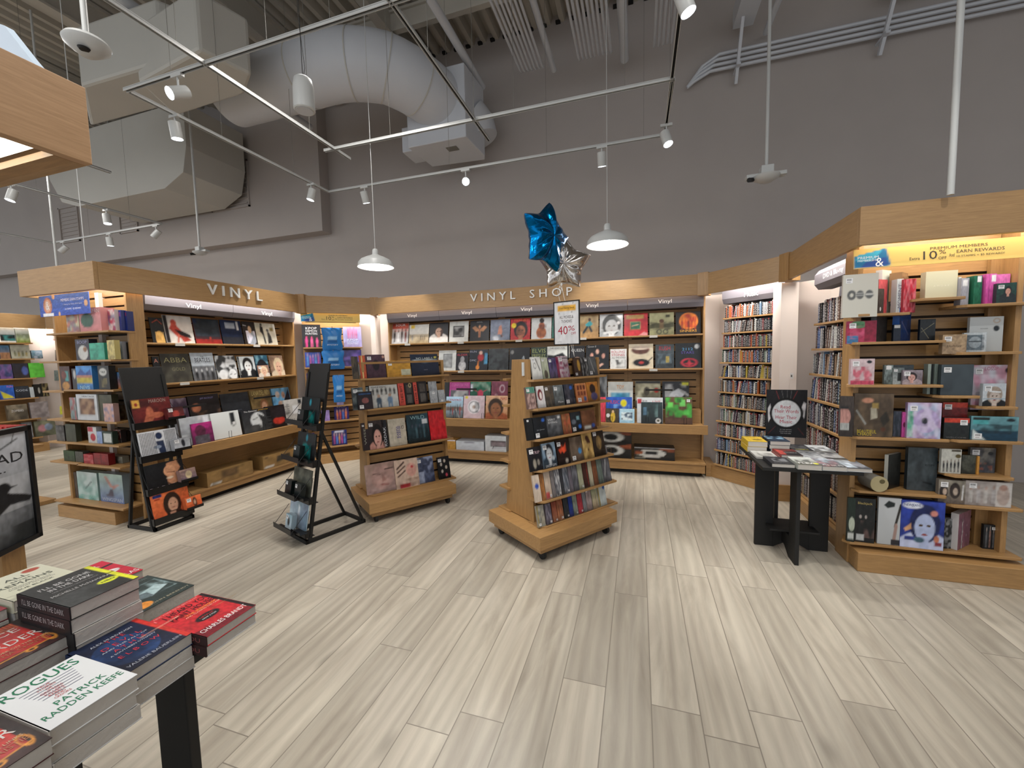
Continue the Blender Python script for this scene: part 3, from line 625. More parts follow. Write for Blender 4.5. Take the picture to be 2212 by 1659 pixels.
A1 = [(.88, 'dark red sleeve with tangled limbs and a gold corner sticker', 'f 5c1f22 3a1216;n 7a2a28 .6 5;e 42 45 10 26 b4644a;e 60 40 18 10 b4644a;p b4644a 20 10 36 8 44 50 30 40;l 30 30 62 40 5 a45840;r 2 70 20 97 d2a24a;e 11 82 4 6 8a2420;t 66 90 44 12 a09088 MAROON', 'bl'),
      (.595, 'white dotted sleeve with a dark standing figure', 'f c9cbd0 d8dadf;e 52 80 9 12 23304e;p 2a3550 42 62 62 62 66 10 50 2 46 30;e 44 42 10 6 8c98aa', ''),
      (.31, 'black sleeve with a tilted lit face over red lettering', 'f 17181b 1d2024;p c08a68 52 30 56 92 84 98 92 70 78 50 80 22 64 16;e 62 66 16 20 d39c78;l 56 62 74 58 3 5a2d20;e 60 42 9 4 f3e2c8;t 40 14 72 12 d8c0c8 RADIO;r 0 4 60 7 9c3048;n c68a6a .3 6 50 20 90 95', ''),
      (.055, 'orange sleeve with a long-haired portrait', 'f c85a34 dc7446;e 52 52 24 42 2f211c;e 54 50 13 24 c79a80;p 2f211c 30 0 84 0 70 30 36 30;r 42 8 58 26 b98a72;e 48 54 2 2 221;e 60 54 2 2 221;e 54 40 4 1.6 8a4438;r 5 86 28 96 28336e;r 8 78 22 84 a8442c', '')]
B1 = [(.88, 'first dark sleeve with glowing cyan splashes from the top of the side-on easel'), (.595, 'second dark sleeve with glowing cyan splashes on the side-on easel'), (.31, 'murky grey-green sleeve on the side-on easel'), (.055, 'pale blue sleeve lowest on the side-on easel')]
BS = ['f 0d1113 101a1c;e 50 35 22 20 1e8f8c;e 52 40 10 12 5be0d8;e 50 84 5 10 2a9ab0;n 1e8f8c .5 6 30 10 80 60', 'f 0d1113 0e1517;e 48 45 22 20 1c8686;e 50 42 10 10 5be0d8;e 52 84 5 10 2a9ab0;n 1e8f8c .5 5 30 10 80 70', 'f 5a5c52 3c4038;n 777a6c .5 5;e 50 30 8 14 222', 'h b8cdd8 6e8a9c;p e6eef2 40 5 60 5 56 80 48 90;n 88a .3 4']
for (z, lab, sp, st) in A1:
    ln = .03+.17*z; s = slab('L', UA1.M @ T(.012, ln-.035, z+.003) @ Matrix.Rotation(-math.radians(9), 4, 'X'), .298, .255, .008, sp, lab+', on the front-facing black easel', 'record sleeves on the front-facing easel', 46)
    if z == .595:      # perforated field
        h = MB()
        for i in range(24):
            for j in range(20):
                x, y = .01+i*.0118, .01+j*.0118
                if abs(x-.155) > .035: h.box(x, -.0011, y, x+.006, -.0004, y+.006)
        h.build('printed_dots', M['hole'], s)
SM = ['f 7a2c30 30181a;e 50 40 20 30 a84038;S tl', 'f b9bcc2 8d9096;e 58 55 12 34 22252c;S tl', 'f 6d5a6a a08478;e 52 50 20 34 d8c49a;n 4a3848 .5 4', 'f c85a34 dc7446;e 56 50 13 40 2f211c;e 56 50 7 22 c79a80;S tl']
for (z, lab, _, _), sp, d in zip(A1, SM, ('dark red', 'pale grey', 'mauve and cream', 'orange')):
    slab('C', UA1.M @ T(.235, .03+.17*z-.092, z+.056) @ Matrix.Rotation(-math.radians(12), 4, 'X'), .135, .105, .045, sp, f'small {d} case on the little side tray of the front-facing easel', 'small cases on the front-facing easel', 20)
for (z, lab), sp in zip(B1, BS):
    slab('L', UA2.M @ T(.012, .03+.17*z-.035, z+.003) @ Matrix.Rotation(-math.radians(9), 4, 'X'), .298, .255, .008, sp, lab, 'record sleeves on the side-on easel', 30)
for i, (z, d) in enumerate(((.88, 'topmost'), (.595, 'second'), (.31, 'third'), (.055, 'lowest'))):
    for k, x in enumerate((.03, .19) if i == 2 else (.10,)):
        slab('C', UA2.M @ T(x, .03+.17*z-.095, z+.056) @ Matrix.Rotation(-math.radians(10), 4, 'X') @ Matrix.Rotation(.0, 4, 'Z'), .10, .11, .04, ('f 14181a 10201f;S tl' if i < 3 else 'f c9d6de 8ab;e 50 50 20 30 333;S tl'), f'{"second " if k else ""}small case on the {d} tray of the side-on easel', 'small cases on the side-on easel', 10)
    b = MB(); mw = UA2.M @ T(0, .03+.17*z-.12, z)
    b.tube([(.0, 0, .056), (.0, -.02, .06), (.0, .11, .2)], .0022, 5); b.tube([(.30, 0, .056), (.30, -.02, .06), (.30, .11, .2)], .0022, 5); b.box(0, -.02, .05, .30, .04, .054); b.box(0, -.02, .054, .3, -.018, .09)
    o = b.build('wire_holder', M['black'], mw=mw); tag(o, f'black wire holder, {d} on the side-on easel', 'holder', 'wire holders of the side-on easel')
# ================================================================= black cross-leg tables
def cross_table(name, cx, cy, hx_, hy_, tz, x0, x1, y0, y1, label, mw=None):
    t = thing('display_table', label, 'table', T(cx, cy, 0))
    b = MB(); b.box(x0-cx, y0-cy, tz-.022, x1-cx, y1-cy, tz); b.build('tabletop', M['blackm'], t, bevel=.002)
    def uboard(ax, h, zc):
        w = .118; P = [(-h, 0), (-h+w, 0), (-h+w+.06, .05), (h-w-.06, .05), (h-w, 0), (h, 0), (h, tz-.022), (h-w, tz-.022), (h-w, .15), (-h+w, .15), (-h+w, tz-.022), (-h, tz-.022)]
        for nm, Q in (('leg', [(-h, 0), (-h+w, 0), (-h+w, tz-.022), (-h, tz-.022)]), ('leg', [(h-w, 0), (h, 0), (h, tz-.022), (h-w, tz-.022)])):
            b = MB(); b.prism(Q, zc-.0125, zc+.0125, ax); b.build(nm, M['blackm'], t, bevel=.002)
        b = MB(); b.prism([(-h+w, .0), (-h+w+.09, .05), (h-w-.09, .05), (h-w, 0), (h-w, .15), (-h+w, .15)], zc-.0122, zc+.0122, ax); b.build('cross_rail', M['blackm'], t)
    uboard('y', hx_, 0); uboard('x', hy_, -.045)
    b = MB(); b.box(-.16, -.12, .16, .14, .10, .175); b.build('lower_plate', M['blackm'], t, bevel=.002)
    return t
cross_table('t', 1.055, 3.31, .23, .275, .665, .79, 1.345, 3.0, 3.66, 'black cross-legged table of books beside the wide end display')
t = thing('display_table', 'black table piled with paperbacks, cut off at the near corner', 'table', T(-1.4, .3, 0))
b = MB(); b.box(-.42, -.5, .678, .318, .435, .70); b.build('tabletop', M['blackm'], t, bevel=.002)
for x, y in ((.205, .355), (.15, .16), (-.38, .31), (-.3, -.4)):
    b = MB(); b.box(x, y, 0, x+.115, y+.025, .678); b.build('leg', M['blackm'], t, bevel=.003)
b = MB(); b.box(-.27, .315, .06, .27, .33, .18); b.build('cross_rail', M['blackm'], t)
# ================================================================= foreground paperbacks
def book(tx, ty, z, w_, l_, th, spec, label, group, res=60, spine=None, named='book'):
    """lies flat; cover bottom edge at x=tx facing +x, spine side at y=ty (left), cover up is -x"""
    t = thing(named, label, 'book', Matrix(((0, 0, -1, tx), (1, 0, 0, ty), (0, -1, 0, z), (0, 0, 0, 1))), group)
    # local: x right, z up the cover, -y is above the cover
    b = MB(); b.box(.003, .0012, .002, w_-.001, th-.0012, l_-.002); b.build('pages', M['page'], t)
    if spec:
        me, _ = panel_mesh(w_, l_, .0012, spec, res, 7, 'paper')
        o = bpy.data.objects.new('front_cover', me); COL.objects.link(o); o.parent = t
        sc = tuple(np.array(paint(spec, 4, 4)[0][2, 0]))
    else: sc = (.5, .5, .5)
    b = MB(); b.box(0, th-.0012, 0, w_, th, l_, sc); b.build('back_cover', M['paper'], t, color=True)
    b = MB(); sc = hx(spine[0]) if spine else sc; b.box(-.0008, 0, 0, .002, th, l_, sc)
    if spine:
        v, f, asp = text_mesh(spine[1]); tl = l_*.8; b.add([(-.0012, th*.5+(.5-q)*th*-.45*-1, l_*.9-p*tl) for p, q in v], f, hx(spine[2]))
    b.build('spine', M['paper'], t, color=True)
    return t
FG = 'paperbacks on the near table'
def pile(name, tx, ty, top, n, th, w_, l_, spec, desc, spine=None, jit=.006):
    rng = random.Random(name)
    for i in range(n):
        z = top-i*(th+.0008); k = i == 0
        nth = ['', 'second', 'third', 'fourth', 'fifth', 'sixth'][i]
        lab = desc+' on the near table' if k else f'{nth} copy down in the pile under the {desc}'
        lab = ' '.join(lab.split()[:16])
        book(tx+(0 if k else rng.uniform(-jit, jit)), ty+(0 if k else rng.uniform(-jit/2, jit/2)), z, w_, l_, th, spec if k else None, lab, FG+', '+name, 64, spine if i < 2 else (spine[0], ' ', spine[0]) if spine else None)
RG = 'f d8dadc dfe2e4;plain;t 50 88 84 15 1a7350 ROGUES;'+';'.join(f't 50 {76-i*5.2} {60-i*3} .9 889 ' + '_'*20 for i in range(6))+';t 44 74 14 3.4 b23a3c TRUE;t 44 69.5 20 3.4 b23a3c STORIES;t 44 65 7 3.4 b23a3c OF;t 44 60.5 24 3.4 b23a3c GRIFTERS;t 44 56 20 3.4 b23a3c KILLERS;t 44 51.5 18 3.4 b23a3c REBELS;t 44 47 12 3.4 b23a3c AND;t 44 42.5 18 3.4 b23a3c CROOKS;t 57 33 56 8.5 1a7350 PATRICK;t 52 20 88 8.5 1a7350 RADDEN KEEFE'
DV = 'f 141c33 18233f;e 40 45 40 35 203a66;n 0c1020 .6 5;r 91 0 100 100 c03028;V 95.5 50 66 3.4 e8b09a NEW YORK TIMES BESTSELLER;t 50 84 60 4 b8bcc8 ALEX MURDAUGH;t 50 78 26 6.5 b83240 T H E;t 50 66 56 6.5 b83240 D E V I L;t 50 59.5 66 3 b8bcc8 AND THE FALL OF;t 50 52 46 6.5 b83240 A T  H I S;t 50 45 66 3 b8bcc8 A SOUTHERN DYNASTY;t 50 34 60 6.5 b83240 E L B O W;t 50 9 80 4.5 a4a8b4 VALERIE BAUERLEIN'
BR_ = 'f a81f28 c4262e;r 92 0 100 100 141014;p 6c1420 0 0 92 0 92 8 0 22;V 96 50 80 2 a88a50 * * * * * * * *;t 46 96 80 3 d8a8a0 NEW YORK TIMES BESTSELLER;t 56 86 84 10 1a1014 I HEARD YOU;t 56 73 84 10 1a1014 PAINT HOUSES;t 60 64.5 60 3.6 e8a040 "THE IRISHMAN";t 60 60 66 3 e8c0a0 AND CLOSING THE CASE;e 48 41 22 8.5 141014;t 48 43 26 3.5 c03038 NETFLIX;t 48 38 26 3 ddd NOW A FILM;t 50 14 88 8 e6e2e0 CHARLES BRANDT;r 0 88 4 93 e88'
GN = 'f 1c1e1f 232526;n 3a3d3e .7 5 0 0 100 40;r 91 0 100 100 cfd02a;V 95.5 50 70 4 223 A NEW YORK TIMES BESTSELLER;t 50 80 70 8 c8c8c8 I\'LL BE GONE;t 50 68 60 8 c8c8c8 IN THE DARK;t 50 58 64 3 888 ONE WOMAN\'S OBSESSIVE SEARCH;t 50 46 82 5.5 b4b4b4 MICHELLE McNAMARA;e 76 30 15 7 c8d02a;t 76 30 20 4 223 HBO'
AL = 'f cfcfb8 d6d6c2;plain;e 78 88 13 7 b04a38;t 50 76 34 9 4a5048 ALL;t 50 65 30 6 6c7268 that;t 50 54 76 9.5 4a5048 REMAINS;t 50 43 60 3 777 A RENOWNED FORENSIC;t 50 38 64 3 777 SCIENTIST ON DEATH;t 50 30 50 4.5 4a5048 SUE BLACK;e 40 8 26 13 b4b4a0;o 40 8 26 13 1.6 3a3c38;l 10 4 70 20 1.4 3a3c38;l 70 4 92 18 1.4 3a3c38;n 555 .35 14 0 0 100 20'
HU = 'f b81d34 cc2440;plain;p 2a1c22 0 62 100 70 100 76 0 68;t 40 84 80 12 ece6e6 HUNTER;t 40 58 60 4 e0d0d4 OF KILLERS;e 72 44 17 8 ece6e6;t 72 44 9 7 b81d34 M;r 20 26 50 46 6a1820;e 34 36 10 5 b8504c;t 62 10 72 11 ece6e6 DOUGLAS'
BD = 'f 22302f 2c3a3a;p 9fb4b8 30 50 78 60 88 44 46 30;n 8fa8ac .7 8 20 30 95 80;p 5a6a70 20 36 50 30 52 48 22 54;e 16 16 17 10 d98a34;t 60 8 74 5 b0a890 JOHN BERENDT;t 50 92 80 6 6a7a78 MIDNIGHT IN THE GARDEN'
AG = 'f 3a1c1c 241a18;r 8 14 88 96 a82a2a;n d23a30 .6 5 8 30 88 96;r 88 0 100 100 2a2020;r 8 80 88 96 8a2420;e 20 60 26 14 2a1c20;t 50 74 66 13 d2cac4 PLACE;t 50 46 84 14 d2cac4 MURDER;t 50 30 84 4 c8a884 THE MURDER ON THE LINKS;t 50 22 84 6.5 a86a48 AGATHA CHRISTIE;l 8 10 92 14 1.8 d08a34;o 60 9 5 3 1.8 d08a34;o 88 20 5 10 1.8 d08a34;'+';'.join(f'l {10+i*4} 78 {10+i*4} 96 1 c0703c' for i in range(20))
pile('a', -1.0, .388, .80, 3, .032, .134, .205, RG, 'white paperback with green ROGUES lettering', ('c8c4c0', 'ROGUES', 'b0504c'))
pile('b', -1.04, .5225, .79, 3, .029, .134, .205, DV, 'navy paperback with spaced red letters and red strip')
pile('c', -.995, .658, .785, 2, .024, .133, .205, BR_, 'red paperback by CHARLES BRANDT with black oval', ('2a1416', 'I HEARD YOU', '8a4a4a'))
pile('d', -1.245, .5365, .893, 6, .031, .136, .205, GN, 'black paperback with yellow strip and white spaced title', ('1c1a1c', "I'LL BE GONE IN THE DARK", 'a8a4a4'))
pile('e', -1.27, .683, .782, 2, .038, .136, .205, BD, 'dark green paperback with orange spot and sculpture picture')
pile('f', -1.265, .405, .822, 4, .029, .137, .205, AG, 'crimson murder mystery paperback with gold border beside black pile', ('201818', ' ', '222'))
pile('g', -1.495, .5445, .860, 5, .031, .136, .205, AL, 'cream paperback with red oval titled ALL THAT REMAINS')
pile('h', -1.525, .700, .785, 3, .027, .136, .205, HU, 'bright red paperback with white oval at the back of the table')
pile('i', -.975, .245, .802, 3, .031, .137, .205, AG, 'crimson murder mystery paperback nearest the camera', ('201818', ' ', '222'))
pile('j', -1.50, .400, .848, 5, .028, .137, .205, 'f 7a1c28 521420;n a03040 .5 5;t 50 60 70 10 ddd THE', 'dark red paperback half out of view beside the cream one')
# ================================================================= raven poster stand
p0, p1 = Vector((-2.60, 1.05, 0)), Vector((-2.52, .93, 0)); d = (p1-p0).normalized(); Wp = .40
a = math.atan2(-d.y, -d.x); o0 = p0+d*Wp; mw = Matrix.Translation((o0.x, o0.y, 0)) @ Matrix.Rotation(a, 4, 'Z')
t = thing('poster_stand', 'black framed raven poster on a wooden stand, partly out of view', 'poster stand', mw)
b = MB(); z0, z1 = .675, 1.185
for q in ((0, z0, Wp, z0+.022), (0, z1-.022, Wp, z1), (0, z0, .022, z1), (Wp-.022, z0, Wp, z1)): b.box(q[0], -.014, q[1], q[2], .014, q[3])
b.build('frame', M['black'], t, bevel=.002)
RV = 'f 4c5054 d0d5de;n 2a2e32 .8 4 0 0 100 30;n d8dce2 .5 5 0 30 100 62;p 202226 30 46 58 52 72 46 88 42 100 38 96 34 70 36 56 30 40 26 20 30;e 64 52 9 5 202226;p 202226 70 53 82 51.5 70 50;l 0 88 62 86 1.2 33363a;l 62 86 88 94 1.2 33363a;l 80 91 84 99 1 33363a;l 30 86 20 94 .9 33363a;t 70 78 46 9 2c2e32 EAD;t 52 69 34 6 2c2e32 FF...;t 40 61 12 6 2c2e32 N;n 24282a .9 5 0 0 100 16'
me, _ = panel_mesh(Wp-.04, z1-z0-.04, .006, RV, 70, 9, 'print'); o = bpy.data.objects.new('poster_print', me); COL.objects.link(o); o.parent = t; o.matrix_local = T(.02, -.004, z0+.02)
b = MB(); b.box(Wp-.17, .012, 0, Wp-.06, .04, .70); b.box(Wp-.4, -.2, 0, Wp-.0, .22, .03); b.build('stand_board', M['woodv'], t, bevel=.003)
# low wooden fixture behind the poster with red boxes on top
q = Zp(20, 940, .76); t = thing('low_display_table', 'low wooden display table behind the raven poster', 'table', T(float(q[0]), float(q[1]), 0)); LT = q
b = MB(); b.box(-.6, -.35, .60, .08, .2, .63); b.build('tabletop', M['wood'], t, bevel=.002)
for x, y in ((-.57, -.32), (-.27, -.32), (-.57, .14), (-.27, .14)):
    b = MB(); b.box(x, y, 0, x+.04, y+.04, .60); b.build('leg', M['wood'], t)
b = MB(); b.box(-.62, -.4, 0, .10, .24, .04); b.build('base', M['wood'], t, bevel=.002)
U = Unit(-3.95, 1.35, 60)
for i in range(6):
    slab('B', Unit(float(LT[0])-.25+.054*i, float(LT[1])-.1+.012*i, 0).M @ T(0, 0, .631), .052, .22, .14, 'f a02428 b03030;v 50 50 50 60 d0a8a0 GAME', f'red game box, {["leftmost","second","third","fourth","fifth","rightmost"][i]} in the row behind the raven poster', 'red game boxes behind the poster', 12)
# ================================================================= overhead: tracks, lamps, pipes
TRK = []
def snap(x, y):
    best = None
    for (a, b_) in TRK:
        a, b_ = Vector(a), Vector(b_); t = max(0, min(1, (Vector((x, y))-a).dot(b_-a)/(b_-a).length_squared)); p = a+(b_-a)*t; d = (p-Vector((x, y))).length
        if best is None or d < best[0]: best = (d, p)
    return (best[1].x, best[1].y) if best[0] < .35 else (x, y)
def track(pts, label, hang=(), z=3.5):
    TRK.extend(zip(pts, pts[1:]))
    t = thing('light_track', label, 'light track', T(pts[0][0], pts[0][1], z))
    o0 = Vector((pts[0][0], pts[0][1], z)); b = MB()
    for p, q in zip(pts, pts[1:]):
        P, Q = Vector((*p, z))-o0, Vector((*q, z))-o0
        u = (Q-P).normalized(); n = Vector((-u.y, u.x, 0)); 
        b.bar(P, Q, .026, .009, (0, 0, 1))
        for s in (-1, 1): b.bar(P+n*.011*s-Vector((0, 0, .010)), Q+n*.011*s-Vector((0, 0, .010)), .004, .020, (0, 0, 1))
    b.build('rail', M['white'], t)
    b = MB()
    for p, q in zip(pts, pts[1:]):
        P, Q = Vector((*p, z-.007))-o0, Vector((*q, z-.007))-o0; b.bar(P, Q, .017, .003)
    b.build('conductor_slot', M['hole'], t)
    for x, y in hang:
        b = MB(); b.tube([(x-o0.x, y-o0.y, 0), (x-o0.x, y-o0.y, 5.7-z)], .0018, 6); b.build('hanger_rod', M['steel'], t)
    return t
track([(-3.66, 2.2), (-3.63, 4.22), (.22, 4.24)], 'long white light track bending over the alcove corner', [(-3.65, 2.9), (-3.64, 3.7), (-3.0, 4.22), (-2.0, 4.23), (-.9, 4.23), (.05, 4.24)])
track([(-3.68, 2.18), (-1.1, 2.17), (.4, 2.17)], 'white light track crossing near the top of the view', [(-3.2, 2.19), (-2.3, 2.18), (-1.8, 2.18), (-.4, 2.17)])
track([(-2.85, 1.55), (-2.83, 3.62)], 'white light track running inward beside the hanging speaker', [(-2.85, 2.0), (-2.84, 3.1)])
track([(-1.36, 2.1), (-1.36, 3.78)], 'white light track running inward near the curved duct', [(-1.36, 2.6), (-1.36, 3.4)])
track([(-2.95, 3.4), (.25, 3.42), (.24, 4.24)], 'white light track between the two inward tracks and the right bend', [(-2.2, 3.4), (-1.0, 3.41), (-.1, 3.42)])
track([(.24, 2.2), (.24, 4.2)], 'white light track running inward on the right beside conduits', [(.24, 2.9), (.24, 3.6)])
track([(-6.72, 2.0), (-6.72, 4.30), (-9.4, 4.32)], 'distant white light track bent over the board game area', [(-6.72, 3.0), (-7.4, 4.30), (-8.4, 4.31)])
track([(-9.38, 3.5), (-9.38, 4.32)], 'short distant light track branch at the left', [])
track([(-5.4, 1.4), (-5.4, 3.0)], 'light track behind the near canopy', [(-5.4, 2.2)])
def spot(x, y, tgt, label, z=3.5, power=70, flare=False, r=.042, L=.13, size=62):
    x, y = snap(x, y)
    t = thing('track_spotlight', label, 'spotlight', T(x, y, z-.02), 'white cylinder spotlights on the tracks')
    d = (Vector(tgt)-Vector((x, y, z-.14))).normalized(); c = Vector((0, 0, -.12)); a_ = c-d*L/2; e = c+d*L/2
    b = MB(); b.tube([a_, a_+d*.004, e-d*.004, e], r, 24, rs=[r*.9, r, r, r*.97], cap=False); b.tube([a_, a_+d*.002], r*.9, 24); b.build('lamp_body', M['white'], t, smooth=True)
    b = MB(); b.tube([e-d*.014, e-d*.012], r*.9, 24); b.build('lens', M['lamp'], t)
    b = MB(); b.box(-.05, -.014, -.018, .05, .014, .004); b.tube([(0, 0, -.01), (0, 0, -.09)], .007, 8); b.build('track_adapter', M['white'], t)
    l = bpy.data.lights.new('spot', 'SPOT'); l.energy = power; l.spot_size = math.radians(50); l.spot_blend = .55; l.shadow_soft_size = .035; l.color = (1, .965, .91)
    o = bpy.data.objects.new('spot', l); COL.objects.link(o); o.parent = t; o.location = e+d*.01; o.rotation_euler = d.to_track_quat('-Z', 'Y').to_euler()
SP = [((400, 205), (-3.7, -.6, 1.7), 'big near spotlight facing the camera under the rectangular duct', 60), ((367, 283), (-3.6, 2.9, 0), 'spotlight pointing down just below the near bright one', 80),
      ((675, 418), (-4.2, 3.6, .8), 'spotlight at the track corner, above the VINYL lettering', 110), ((786, 423), (-3.0, 5.0, .9), 'spotlight right of the track corner', 120),
      ((1012, 395), (-.2, .3, 1.2), 'glaring spotlight aimed at the camera beneath the curved duct', 130), ((1300, 343), (-.3, 4.9, 1.2), 'spotlight above the second white pendant', 130), ((1430, 298), (1.05, 3.25, .3), 'spotlight at the right end of the long track', 110),
      ((1195, 0), (-1.5, 2.0, 0), 'spotlight at the top edge left of the conduits', 130), ((1467, 2), (1.45, 2.6, .0), 'spotlight at the top edge beside the conduits', 90)]
for (px, tg, lb, pw) in SP:
    q = Zp(px[0], px[1], 3.37); spot(float(q[0]), float(q[1]), tg, lb, power=pw)
for (px, tg, lb) in [((33, 418), (-6.9, 2.0, .5), 'distant spotlight under the near canopy'), ((249, 468), (-6.2, 3.6, 0), 'distant spotlight on the sloping track line'), ((322, 500), (-7.6, 3.9, 2.4), 'distant spotlight at the bend of the far track'),
                     ((225, 518), (-8.0, 4.6, .3), 'distant spotlight between two others on the far track'), ((125, 535), (-9.9, 3.6, 2.2), 'distant spotlight above the end display canopy'), ((2, 517), (-9.6, 3.3, .4), 'distant spotlight cut by the frame edge')]:
    q = Zp(px[0], px[1], 3.37); spot(float(q[0]), float(q[1]), tg, lb, power=90)
# unseen spots added to brighten the near floor, displays, raven poster and right side
for x, y, tg, pw in ((-.6, 1.2, (-.5, 1.9, 0), 140), (1.6, 1.2, (1.6, 2.0, 0), 30), (-1.8, .3, (-1.2, .55, .7), 45), (-2.6, .9, (-2.4, 2.0, 0), 45), (1.7, 1.3, (1.75, 3.2, .7), 75), (-3.9, .7, (-4.9, 2.4, 1.0), 120), (-.1, 1.3, (-.4, 3.1, .7), 70), (-6.9, 1.2, (-6.4, 2.2, 0), 110), (-.8, 1.9, (-2.5, 1.0, .9), 75)):
    l = bpy.data.lights.new('spot', 'SPOT'); l.energy = pw; l.spot_size = math.radians(58); l.spot_blend = .6; l.shadow_soft_size = .04; l.color = (1, .965, .91)
    o = bpy.data.objects.new('spot', l); COL.objects.link(o); o.location = (x, y, 3.9); o.rotation_euler = (Vector(tg)-o.location).to_track_quat('-Z', 'Y').to_euler()
# pendants
def pendant(px, dist, r, label):
    q = CC+ray(*px)*dist; x, y, z = map(float, q); z = round(z, 2)
    t = thing('pendant_lamp', label, 'lamp', T(x, y, z), 'white dome pendant lamps'); k = r/.2
    pr_ = [(.20, 0), (.20, .006), (.196, .012), (.19, .05), (.16, .085), (.10, .115), (.05, .135), (.034, .145), (.032, .19), (.024, .205), (.004, .207), (.004, .2), (.03, .14), (.09, .108), (.15, .08), (.182, .047), (.190, .012), (.193, .002), (.20, 0)]
    b = MB(); b.lathe([(a*k, c*k) for a, c in pr_], n=48); b.build('shade', M['white'], t, smooth=True)
    b = MB(); b.lathe([(0, .03*k), (.02*k, .035*k), (.03*k, .055*k), (.026*k, .08*k), (.014*k, .11*k), (0, .12*k)], n=20); b.build('bulb', M['lamp'], t, smooth=True)
    b = MB(); b.tube([(0, 0, .205*k), (0, 0, 5.7-z)], .003, 6); b.build('cord', M['white'], t)
    l = bpy.data.lights.new('bulb', 'POINT'); l.energy = 16; l.shadow_soft_size = .035; l.color = (1, .95, .88); o = bpy.data.objects.new('bulb', l); COL.objects.link(o); o.parent = t; o.location = (0, 0, .02)
pendant((812, 577), 3.95, .172, 'white dome pendant lamp above the angled corner shelf')
pendant((1312, 531), 3.75, .192, 'white dome pendant lamp beside the balloons')
# hanging speaker
q = Zp(658, 240, 3.0); t = thing('hanging_speaker', 'white cylinder speaker hanging on a wire under the round duct', 'speaker', T(float(q[0]), float(q[1]), 3.0))
b = MB(); b.lathe([(0, 0), (.056, 0), (.062, .006), (.062, .03), (.060, .14), (.052, .185), (.04, .195), (0, .197)], n=32); b.build('body', M['white'], t, smooth=True)
b = MB(); b.lathe([(0, -.002), (.05, -.002), (.05, .001)], n=32); b.build('grille', M['ductw'], t)
b = MB(); b.tube([(0, 0, .19), (0, 0, 2.7)], .002, 6); b.tube([(0, 0, .19), (.02, 0, .25), (-.03, .02, .6), (.02, 0, 1.4), (0, 0, 2.7)], .0015, 6); b.build('suspension_wire', M['blackm'], t)
# dome camera, access points, rods
q = Zp(187, 85, 3.05); t = thing('dome_camera', 'white dome camera on a pole at the upper left', 'camera', T(float(q[0]), float(q[1]), 3.0))
b = MB(); b.lathe([(0, -.03), (.03, -.028), (.055, -.01), (.085, .015), (.09, .03), (.08, .045), (.0, .05)], n=36); b.build('housing', M['white'], t, smooth=True)
b = MB(); b.lathe([(0, -.033), (.018, -.031), (.024, -.022)], c=(.03, -.03, .004), n=20); b.build('lens', M['blackm'], t)
b = MB(); b.tube([(-.0, 0, .04), (0, 0, 2.7)], .013, 12); b.build('pole', M['white'], t, smooth=True)
def access_point(px, z, s, label):
    q = Zp(*px, z); t = thing('ceiling_sensor', label, 'sensor', T(float(q[0]), float(q[1]), z))
    b = MB(); b.box(-.05*s, -.05*s, .02*s, .05*s, .05*s, .09*s); b.box(-.16*s, -.02*s, .0, .16*s, .06*s, .035*s); b.build('mount', M['white'], t, bevel=.006)
    b = MB(); b.lathe([(0, -.05*s), (.05*s, -.045*s), (.1*s, -.015*s), (.11*s, .005*s), (0, .01*s)], n=30); b.build('cover', M['white'], t, smooth=True)
    b = MB(); b.tube([(-.11*s, 0, -.01), (-.15*s, -.06*s, -.03*s)], .02*s, 12); b.build('lens', M['blackm'], t)
    b = MB(); b.tube([(0, 0, .08*s), (0, 0, 5.7-z)], .014, 12); b.build('pole', M['white'], t, smooth=True)
access_point((1655, 382), 3.0, 1.0, 'white sensor box on a long pole above the music shelves')
access_point((432, 545), 2.95, .8, 'small white sensor on a long pole above the VINYL board')
for px, z0, x_, lb in (((2053, 421), 2.285, .016, 'plain white support pole rising from the wide canopy'), ((185, 562), 2.285, .003, 'thin support rod rising from the end display canopy')):
    q = Zp(*px, z0); b = MB(); b.tube([(0, 0, 0), (0, 0, 5.7-z0)], x_, 12); o = b.build('support_pole', M['white'], mw=T(float(q[0]), float(q[1]), z0), smooth=True); tag(o, lb, 'pole')
q = Zp(108, 430, 3.5); b = MB(); b.tube([(0, 0, -.9), (0, 0, 2.2)], .012, 10); o = b.build('support_pole', M['white'], mw=T(float(q[0])*1.0, float(q[1]), 3.5)); tag(o, 'distant white pole beside the near canopy', 'pole')
# ducts
def zpoly(pxs, z): return [tuple(map(float, Zp(*p, z)[:2])) for p in pxs]
b = MB(); P = zpoly([(176, 186), (345, 135), (520, 190), (300, 246), (196, 274)], 4.3); b.prism(P, 4.3, 4.88); o = b.build('rectangular_duct', M['duct'], bevel=.03); tag(o, 'large wrapped rectangular duct with beige insulation at the upper left', 'duct')
b = MB(); P = zpoly([(300, 190), (430, 120), (545, 175), (530, 215), (380, 262)], 4.15); b.prism(P, 4.2, 4.72); o = b.build('duct_transition', M['duct'], bevel=.03); tag(o, 'wrapped box where the rectangular duct meets the round duct', 'duct')
b = MB(); b.tube([(-7.5, 4.8, 5.1), (-7.5, 4.8, 5.75)], .01, 6); b.tube([(-8.6, 4.8, 5.1), (-8.6, 4.8, 5.75)], .01, 6); b.prism([(-9.3, 4.55), (-9.0, 4.1), (-8.6, 3.98), (-6.6, 3.98), (-6.2, 4.15), (-6.1, 4.5), (-6.1, 5.1), (-9.3, 5.1)], 4.3, 5.2, 'y'); 
o = b.build('oval_duct', M['duct'], bevel=.04); tag(o, 'lower rounded wrapped duct hanging behind the first light track', 'duct')
t = thing('round_duct', 'big white round duct curving toward the back wall', 'duct', T(0, 0, 0))
pts = []; cx, cy, R_ = -3.35, 4.95, 1.05
for i in range(7): pts.append((-4.7+i*.225, 3.9, 4.66))
